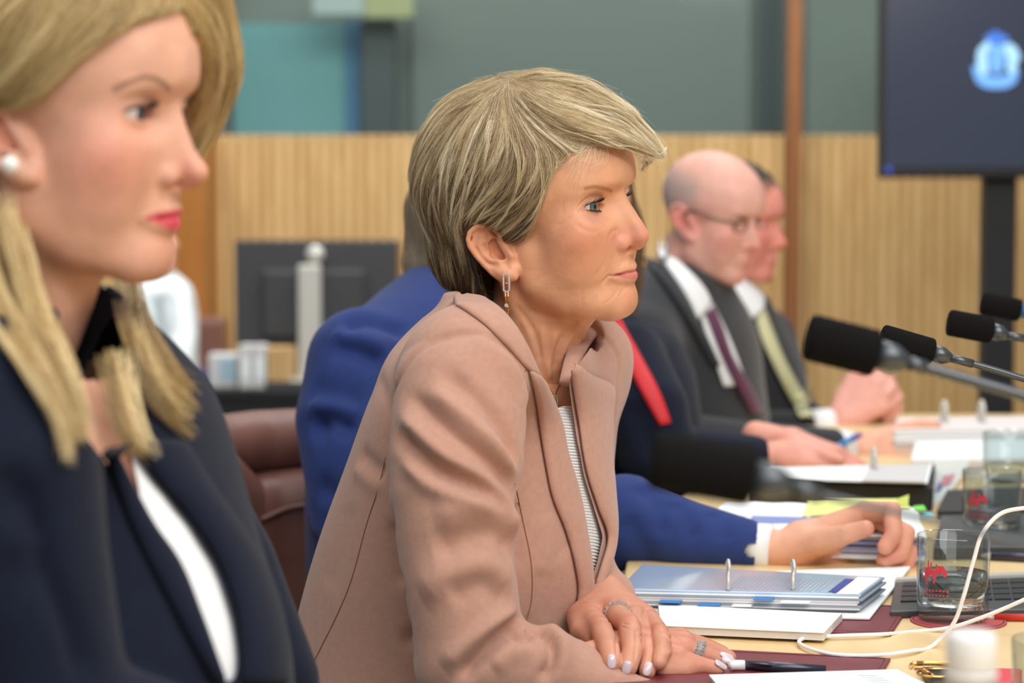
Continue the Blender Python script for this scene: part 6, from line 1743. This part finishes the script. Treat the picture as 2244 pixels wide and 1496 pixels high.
# ------------------------------------------------------------------ man in the blue suit
def blue_man():
    m = tag(empty('person'), 'man in a blue suit reaching over the ring binder, his head mostly hidden', 'person')
    yaw = math.radians(15)
    p = dict(HEAD); p.update(folds=False)
    xf = HeadXf(head_frame(yaw, math.radians(-14)), (86, 0, 6), P(1206, 545, 2.98), 1.0)
    simple_head(m, p, xf, 2.6, (224, 170, 142), (190, 110, 104), (214, 132, 108), (90, 80, 70), ear=std_ear())
    g = Field(); g.ell((-14, 0, 34), (106, 84, 88)); g.tube([(-60, 0, 10), (-62, 0, -50)], [58, 48], 20)
    Uh = [-160, -40, 0, 40, 60, 140]; Fh = [-46, -46, -10, 30, 60, 140]
    g.add(lambda x, y, z: (x - np.interp(z, Uh, Fh)) * .8 + 0 * y, (-300,) * 3, (300,) * 3, 0, 'i')
    cap_hair(m, xf, g, (-130, -100, -120), (120, 100, 130), ((92, 80, 66), (150, 134, 110), (196, 182, 158)), 5000, guide_fan((-40, 0, 120), [(-110, 30, -20), (-80, 60, -60), (-60, 75, 0), (20, 70, 40), (80, 20, 60), (-90, -40, -40), (0, -70, 30)]), root=.00025)
    rows = px_rows([(585, 985, .04, .055, .05), (640, 985, .07, .12, .09), (720, 985, .10, .175, .135), (820, 985, .12, .2, .172), (1000, 980, .13, .2, .186), (1300, 970, .14, .2, .180), (1560, 970, .14, .2, .18)], 2.97)
    f = Field(); f.zloft(rows, yaw)
    f.tube([P(930, 740, 2.9), P(800, 800, 2.8)], [.06, .068], .05)
    f.tube([P(790, 790, 2.8), P(770, 920, 2.77), P(790, 1080, 2.74), P(900, 1260, 2.70), P(1000, 1290, 2.68)], [.066, .070, .066, .062, .06], .012)
    f.tube([P(1000, 1290, 2.68), P(1200, 1200, 2.64), P(1370, 1140, 2.62), P(1500, 1172, 2.60), P(1642, 1196, 2.58)], [.058, .058, .055, .042, .031], .012)
    f.ell(P(1652, 1197, 2.577) + np.array([.30, -.01, -.03]), (.30, .30, .30), .002, 's')          # open end of the sleeve
    c = lambda *pts: [(280 + x / 2.992, 480 + y / 2.992) for x, y in pts]
    jk, jb = garment('suit_jacket', f, (-.32, 2.55, .62), (.30, 3.2, 1.1), .0045, M['blue'], m,
        lines=[(c((1390, 720), (1560, 660), (1720, 700), (1850, 760)), .012, .010), (c((1330, 820), (1500, 860), (1680, 940)), .014, .010), (c((1330, 760), (1500, 800), (1700, 860)), -.008, .010),
               (c((1190, 1330), (1300, 1310), (1500, 1390)), .016, .010), (c((1190, 1400), (1230, 1380), (1300, 1440)), .010, .009), (c((1200, 1100), (1350, 1160), (1560, 1200)), .008, .012), (c((1180, 1240), (1320, 1240), (1500, 1300)), -.008, .012),
               ([(690, 1060), (740, 1100), (770, 1180)], .010, .012), ([(670, 1130), (720, 1180), (740, 1260)], -.008, .012),
               ([(1400, 1060), (1440, 1110), (1450, 1180)], .006, .010), ([(1480, 1095), (1500, 1130), (1520, 1190)], .005, .009), ([(1370, 1130), (1400, 1180), (1430, 1240)], .006, .010), ([(1560, 1120), (1580, 1150), (1590, 1190)], .004, .008)])
    # shirt cuff and hand
    V, F = tube_geo([P(1636, 1195, 2.580), P(1662, 1197, 2.577), P(1690, 1200, 2.573)], [.0255, .0272, .0282], 32)
    new_mesh('shirt_cuff', V, F, M['white_cotton'], m)
    h = Field()
    W_ = P(1712, 1203, 2.572)
    h.tube([P(1650, 1198, 2.578), W_, P(1760, 1192, 2.570)], [.023, .0225, .022], .01)
    K = [(1893, 1124, 2.565), (1915, 1134, 2.585), (1930, 1155, 2.605), (1932, 1185, 2.62)]
    for q, r in zip(K, (.0135, .0135, .013, .012)): h.tube([P(1760, 1188, 2.580), P(*q)], [.019, r], .014)
    FG = [[K[0], (1955, 1118, 2.535), (1958, 1172, 2.510), (1940, 1198, 2.505)], [K[1], (1985, 1168, 2.545), (1972, 1215, 2.52), (1938, 1228, 2.515)],
          [K[2], (1996, 1198, 2.565), (1985, 1238, 2.54), (1955, 1246, 2.53)], [K[3], (1985, 1225, 2.585), (1970, 1250, 2.565), (1945, 1256, 2.555)]]
    RR = [(.0125, .0105, .0100, .0092), (.0125, .0110, .0102, .0094), (.012, .0105, .0098, .009), (.011, .0095, .009, .008)]
    for q, r in zip(FG, RR): finger(h, q, r, .002)
    finger(h, [(1752, 1200, 2.560), (1812, 1184, 2.535), (1856, 1170, 2.518), (1897, 1158, 2.510)], (.017, .0150, .0115, .0098), .012)
    h.tube([P(1745, 1215, 2.57), P(1850, 1232, 2.585), P(1930, 1228, 2.60)], [.014, .013, .010], .010)
    V, Q = h.mesh(np.array([.25, 2.45, .725]), np.array([.49, 2.66, .86]), .0016, smooth=2)
    C = np.repeat(np.array(lin((222, 166, 138))[:3])[None], len(V), 0); kn = np.array(lin((200, 116, 96))[:3])
    for q in FG + [[(1902, 1156, 2.505)]]:
        for z in q:
            w = .4 * np.exp(-((V - P(*z)) ** 2).sum(1) / (2 * .013 ** 2)); C = C * (1 - w[:, None]) + kn * w[:, None]
    new_mesh('hand', V, Q, M['skin'], m, colors=C)
    return m

# ------------------------------------------------------------------ the people further along the table
def hand_into(f, wrist, d, n, side, curl=(25, 35, 25), scale=1.0, thumb=(0.75, 0.5, -0.1), spread=1.0):
    """loose hand: d along the hand, n out of the back of the hand, side +1 puts the thumb towards n x d"""
    d = np.array(d, float); d /= np.linalg.norm(d); n = np.array(n, float); n -= d * (n @ d); n /= np.linalg.norm(n)
    s = np.cross(n, d) * side; w = np.array(wrist, float); k = scale
    f.tube([w - d * .05 * k, w + d * .01 * k], [.024 * k, .024 * k], .01)
    for i, (ls, ld, L, r) in enumerate(((.029, .088, .95, .0105), (.010, .092, 1.05, .0110), (-.010, .088, 1.0, .0105), (-.028, .080, .8, .0092))):
        m = w + d * ld * k + s * ls * k * spread
        f.tube([w + d * .012 * k + s * ls * .4 * k, m], [.020 * k, r * 1.18 * k], .012)
        a = 0; p = m; pts = [m]; 
        for seg, c in zip((.043, .027, .021), curl):
            a += math.radians(c); p = p + (d * math.cos(a) - n * math.sin(a)) * seg * L * k; pts.append(p)
        f.tube(pts, [r * 1.1 * k, r * k, r * .92 * k, r * .8 * k], .003)
    t0 = w + d * .022 * k + s * .022 * k; v = np.array(thumb, float)
    dir1 = d * v[0] + s * v[1] + n * v[2]; dir1 /= np.linalg.norm(dir1)
    f.tube([t0, t0 + dir1 * .040 * k, t0 + dir1 * .040 * k + (dir1 * .7 + d * .4) / np.linalg.norm(dir1 * .7 + d * .4) * .035 * k, t0 + dir1 * .040 * k + (dir1 * .5 + d * .6) / np.linalg.norm(dir1 * .5 + d * .6) * .058 * k],
           [.017 * k, .0125 * k, .0105 * k, .009 * k], .006)
def hands_mesh(name, person, specs, base, res=.003):
    f = Field(); c = []
    for sp in specs: hand_into(f, **sp); c.append(sp['wrist'])
    c = np.array(c); V, Q = f.mesh(c.min(0) - .14, c.max(0) + .24, res, smooth=2)
    C = np.repeat(np.array(lin(base)[:3])[None], len(V), 0)
    return new_mesh(name, V, Q, M['skin'], person, colors=C)
def spectacles(name, person, xf, p, mt, lw=19, lh=14):
    ex, ey, ez = p['eye']; e = None; parts = []
    F0 = ex + 22
    for s in (1, -1):
        t = np.linspace(0, 2 * math.pi, 33)
        pts = np.stack([F0 - .012 * (ey * s + lw * np.cos(t)) ** 2 * .25, s * (ey + 1) + lw * np.cos(t), ez - 2 + lh * np.sin(t)], 1)
        V, F = tube_geo(xf.w(pts), .0016, 6, False); parts.append((V, F))
        arm = np.array([(F0 - 9, s * (ey + lw + 2), ez + 2), (F0 - 40, s * 72, ez + 2), (F0 - 90, s * 79, ez), (F0 - 102, s * 78, ez - 12)])
        V, F = tube_geo(smooth_path(xf.w(arm), 14), .0018, 6); parts.append((V, F))
    V, F = tube_geo(smooth_path(xf.w(np.array([(F0 - 1, -(ey - lw) + 0, ez), (F0 + 2, 0, ez + 3), (F0 - 1, ey - lw, ez)])), 8), .0011, 6); parts.append((V, F))
    VV, FF, o = [], [], 0
    for V, F in parts: VV.append(V); FF += [tuple(i + o for i in f) for f in F]; o += len(V)
    return new_mesh(name, np.concatenate(VV), FF, mt, person)
def suit(person, rows, Y, yaw, tubes, mt, res, bounds, name='suit_jacket', lines=None):
    f = Field(); f.zloft(px_rows(rows, Y), yaw)
    for pts, rad, k in tubes: f.tube([P(*q) for q in pts], rad, k)
    return garment(name, f, bounds[0], bounds[1], res, mt, person, lines=lines)

def lanyard_woman():
    m = tag(empty('person'), 'dark-haired woman with a red lanyard, mostly hidden behind the camel jacket', 'person')
    p = dict(HEAD); p.update(folds=False)
    xf = HeadXf(head_frame(math.radians(72)), (86, 0, 6), P(1312, 470, 3.30), 0.96)
    simple_head(m, p, xf, 3.2, (232, 180, 156), (196, 100, 104), (222, 140, 120), (80, 70, 60))
    g = Field(); g.ell((-16, 0, 38), (108, 88, 90)); g.tube([(-40, -70, 40), (-10, -86, -20), (-6, -84, -100), (0, -74, -170)], [34, 26, 24, 18], 16, sym=False)
    g.tube([(-40, 70, 40), (-10, 86, -20), (-6, 84, -100), (0, 74, -170)], [34, 26, 24, 18], 16)
    g.add(lambda x, y, z: np.where(z < 10, -1.0, (x - np.interp(z, [-20, 20, 60, 90], [20, 30, 60, 160])) * .8) + 0 * y, (-300,) * 3, (300,) * 3, 0, 'i')
    cap_hair(m, xf, g, (-135, -125, -200), (120, 125, 140), ((60, 42, 28), (112, 82, 54), (160, 124, 84)), 5000,
             guide_fan((-10, 0, 130), [(10, -86, 0), (10, 86, 0), (-110, 0, 0), (-60, -70, -40), (-60, 70, -40)]) + [[(10, -86, 0), (0, -90, -60), (0, -84, -120), (4, -74, -180)], [(10, 86, 0), (0, 90, -60), (0, 84, -120), (4, 74, -180)]], root=.0003)
    jk, jb = suit(m, [(690, 1325, .03, .06, .05), (720, 1325, .07, .12, .08), (790, 1325, .10, .17, .11), (900, 1330, .12, .18, .12), (1100, 1335, .13, .18, .13), (1300, 1335, .13, .18, .13)], 3.38, math.radians(40),
        [([(1370, 790, 3.3), (1420, 900, 3.22), (1440, 990, 3.2)], [.06, .06, .055], .03), ([(1440, 1000, 3.2), (1540, 1000, 3.25), (1650, 1000, 3.3)], [.052, .042, .032], .01)],
        M['navy'], .007, ((-.10, 3.05, .62), (.46, 3.65, 1.0)), lines=[([(1380, 880), (1420, 960), (1440, 1010)], .008, .012)])
    lan = shell('lanyard', jb, [(1318, 690), (1370, 795), (1430, 905), (1446, 934)], [(1352, 690), (1402, 780), (1456, 890), (1468, 928)], M['red_tape'], m, 24, 5, .004, .003, default_Y=3.2)
    hands_mesh('hands', m, [dict(wrist=P(1700, 1000, 3.30), d=(1, .05, -.08), n=(0, -.3, 1), side=1, curl=(10, 20, 15), scale=.92), dict(wrist=P(1720, 968, 3.36), d=(.8, -.35, -.15), n=(.1, .1, 1), side=-1, curl=(35, 40, 30), scale=.92)], (226, 158, 140))
    return m
def bald_man():
    m = tag(empty('person'), 'bald man with glasses in a charcoal suit and purple tie', 'person')
    p = dict(HEAD); p.update(folds=False, jaw_w=1.06, brow=8, eye=(61, 33, 2), chin=((76, 0, -94), (20, 24, 20)), neck=[((2, 0, -50), 58), ((-18, 0, -130), 60), ((-40, 0, -205), 66)])
    yaw = math.radians(30)
    xf = HeadXf(head_frame(yaw, math.radians(-17)), (86, 0, 6), P(1650, 490, 3.85), .95)
    f = head_field(p); add_ear(f, std_ear(nF=-8, L0=72, m=.4, h=66, U0=10))
    V, Q = f.mesh((-112, -92, -215), (126, 108, 122), 2.4, smooth=2)
    C = skin_colors(V, p, (226, 172, 156), (190, 104, 100), (222, 120, 106))
    gr = np.array(lin((172, 160, 152))[:3]); A = np.abs(V[:, 1])
    w = .75 * np.clip((12 - V[:, 0]) / 26, 0, 1) * np.clip((74 - V[:, 2]) / 34, 0, 1) * np.clip((V[:, 2] + 62) / 16, 0, 1) * (A < 80)
    C = C * (1 - w[:, None]) + gr * w[:, None]
    ear_red = .6 * np.exp(-((V - [-14, 82, -22]) ** 2).sum(1) / (2 * 22 ** 2)); C = C * (1 - ear_red[:, None]) + np.array(lin((226, 110, 104))[:3]) * ear_red[:, None]
    new_mesh('body', xf.w(V), Q[:, ::-1].copy(), M['skin'], m, colors=C)
    for s in (1, -1): eyeball('eye', xf, p, s, (80, 90, 96), m, (1, 0, -.2))
    spectacles('glasses', m, xf, p, M['frame_metal'])
    jk, jb = suit(m, [(575, 1500, .03, .05, .06), (600, 1492, .06, .10, .08), (650, 1482, .08, .16, .105), (720, 1480, .11, .195, .125), (850, 1490, .12, .205, .135), (1000, 1500, .13, .205, .14), (1200, 1500, .13, .2, .14)], 3.88, math.radians(38),
        [([(1430, 690, 3.80), (1395, 760, 3.70)], [.07, .068], .04), ([(1395, 760, 3.70), (1400, 880, 3.62), (1470, 970, 3.58)], [.066, .064, .058], .02), ([(1470, 975, 3.58), (1640, 985, 3.6), (1820, 985, 3.63)], [.055, .046, .036], .012)],
        M['charcoal'], .007, ((.08, 3.45, .62), (.62, 4.2, 1.12)), lines=[([(1400, 700), (1440, 800), (1450, 900)], .010, .016), ([(1380, 850), (1430, 880), (1500, 900)], .010, .014)])
    c = lambda *pts: [(1320 + x / 3.252, 340 + y / 3.252) for x, y in pts]
    shell('shirt_collar', jb, c((400, 780), (470, 870), (540, 980), (600, 1090), (640, 1180)), c((410, 710), (500, 780), (600, 870), (690, 970), (735, 1060)), M['white_cotton'], m, 24, 8, .010, .006, crown=.004, default_Y=3.78)
    shell('shirt_front', jb, c((680, 1150), (740, 1320), (800, 1500), (850, 1650)), c((770, 1060), (880, 1280), (960, 1480), (1010, 1640)), M['white_cotton'], m, 20, 6, .004, .003, default_Y=3.75)
    shell('tie', jb, c((705, 1140), (760, 1280), (830, 1450), (960, 1720), (1030, 1850)), c((760, 1090), (830, 1250), (880, 1400), (1040, 1690), (1100, 1830)), M['purple_silk'], m, 24, 6, .009, .004, crown=.003, default_Y=3.73)
    shell('lapel', jb, c((300, 760), (400, 900), (520, 1080), (640, 1290), (760, 1500)), c((400, 790), (520, 940), (640, 1150), (740, 1330), (820, 1500)), M['charcoal'], m, 24, 6, .006, .004, crown=.003)
    V, F = tube_geo([P(1812, 985, 3.628), P(1840, 985, 3.635), P(1862, 985, 3.64)], [.033, .0335, .032], 22); new_mesh('shirt_cuff', V, F, M['white_cotton'], m)
    hands_mesh('hands', m, [dict(wrist=P(1890, 988, 3.65), d=(1, -.1, -.05), n=(-.05, -.75, .6), side=1, curl=(40, 50, 35), scale=1.08)], (222, 166, 140))
    pen = tag(empty('ballpoint_pen', P(1850, 970, 3.55)), 'blue ballpoint pen held by the bald man', 'pen')
    adopt(tube_obj('barrel', [P(1826, 982, 3.54), P(1866, 962, 3.57)], .0045, M['bluetab'], seg=12), pen)
    adopt(tube_obj('grip', [P(1866, 962, 3.57), P(1884, 953, 3.585)], .005, mat('violet_plastic', (96, 76, 160), .3), seg=12), pen)
    return m
def yellow_tie_man():
    m = tag(empty('person'), 'ruddy man with dark hair and pale yellow tie beyond the bald man', 'person')
    p = dict(HEAD); p.update(folds=False, jaw_w=1.05, neck=[((2, 0, -50), 57), ((-18, 0, -130), 60), ((-40, 0, -205), 66)])
    xf = HeadXf(head_frame(math.radians(24), math.radians(-9)), (86, 0, 6), P(1703, 492, 4.35), .98)
    simple_head(m, p, xf, 3.2, (226, 150, 134), (196, 96, 96), (214, 96, 92), (70, 64, 60), ear=std_ear())
    g = Field(); g.ell((-14, 0, 34), (104, 83, 88)); g.tube([(-60, 0, 10), (-60, 0, -40)], [56, 46], 20)
    g.add(lambda x, y, z: (x - np.interp(z, [-160, -30, 10, 40, 62, 140], [-46, -40, 6, 34, 76, 160])) * .8 + 0 * y, (-300,) * 3, (300,) * 3, 0, 'i')
    cap_hair(m, xf, g, (-130, -100, -110), (120, 100, 130), ((48, 44, 38), (84, 76, 62), (130, 116, 92)), 4000, guide_fan((-40, 0, 120), [(-110, 30, -20), (-60, 75, 0), (20, 74, 40), (86, 20, 62), (-90, -40, -40), (0, -70, 30)]), root=.0003)
    jk, jb = suit(m, [(610, 1600, .03, .05, .05), (640, 1595, .06, .10, .08), (690, 1590, .09, .17, .11), (760, 1595, .12, .2, .125), (880, 1605, .14, .21, .14), (1050, 1610, .14, .21, .14), (1250, 1610, .14, .2, .14)], 4.40, math.radians(28),
        [([(1540, 730, 4.25), (1550, 880, 4.15), (1640, 960, 4.1)], [.066, .062, .056], .02), ([(1640, 960, 4.1), (1780, 940, 4.12)], [.052, .036], .01), ([(1690, 740, 4.5), (1720, 900, 4.45), (1790, 940, 4.3)], [.05, .05, .04], .02)],
        M['black_cloth'], .008, ((.20, 3.95, .62), (.78, 4.7, 1.08)))
    c = lambda *pts: [(1320 + x / 3.252, 340 + y / 3.252) for x, y in pts]
    shell('shirt_collar', jb, c((860, 950), (920, 1050), (1000, 1140), (1040, 1190)), c((960, 900), (1040, 960), (1110, 1030), (1110, 1110)), M['white_cotton'], m, 18, 7, .012, .006, crown=.005, default_Y=4.25)
    shell('tie', jb, c((1060, 1150), (1110, 1320), (1190, 1500), (1300, 1720), (1400, 1890)), c((1115, 1080), (1180, 1250), (1260, 1450), (1390, 1700), (1490, 1890)), M['lime_silk'], m, 24, 6, .009, .004, crown=.004, default_Y=4.22)
    V, F = tube_geo([P(1778, 940, 4.12), P(1812, 936, 4.12), P(1830, 934, 4.12)], [.036, .035, .034], 20); new_mesh('shirt_cuff', V, F, M['white_cotton'], m)
    hands_mesh('hands', m, [dict(wrist=P(1838, 925, 4.12), d=(.75, 0, .6), n=(-.3, -1, .3), side=1, curl=(55, 60, 40), scale=1.05), dict(wrist=P(1860, 930, 4.22), d=(.6, -.35, .55), n=(.6, .5, .5), side=-1, curl=(50, 60, 40), scale=1.05)], (232, 170, 156))
    return m

if want('main'):
    woman = tag(empty('person', (0, 2.2, 0)), 'woman with short blonde hair in a camel wool jacket leaning on the table', 'person')
    woman.location = (0, 0, 0)
    xf_main, hp_main, face_bvh = main_head(woman)
    main_hair(woman, xf_main, face_bvh)
    jacket_bvh, chest_bvh = main_body(woman, xf_main)
    main_jewels(woman, face_bvh)
    main_necklace(woman, [face_bvh, chest_bvh])
    main_hands(woman)
if want('left'): left_woman()
if want('blue'): blue_man()
if want('men'): lanyard_woman(); bald_man(); yellow_tie_man()
if want('table'): table()
if want('room'): room(); white_person(); tub_chair()
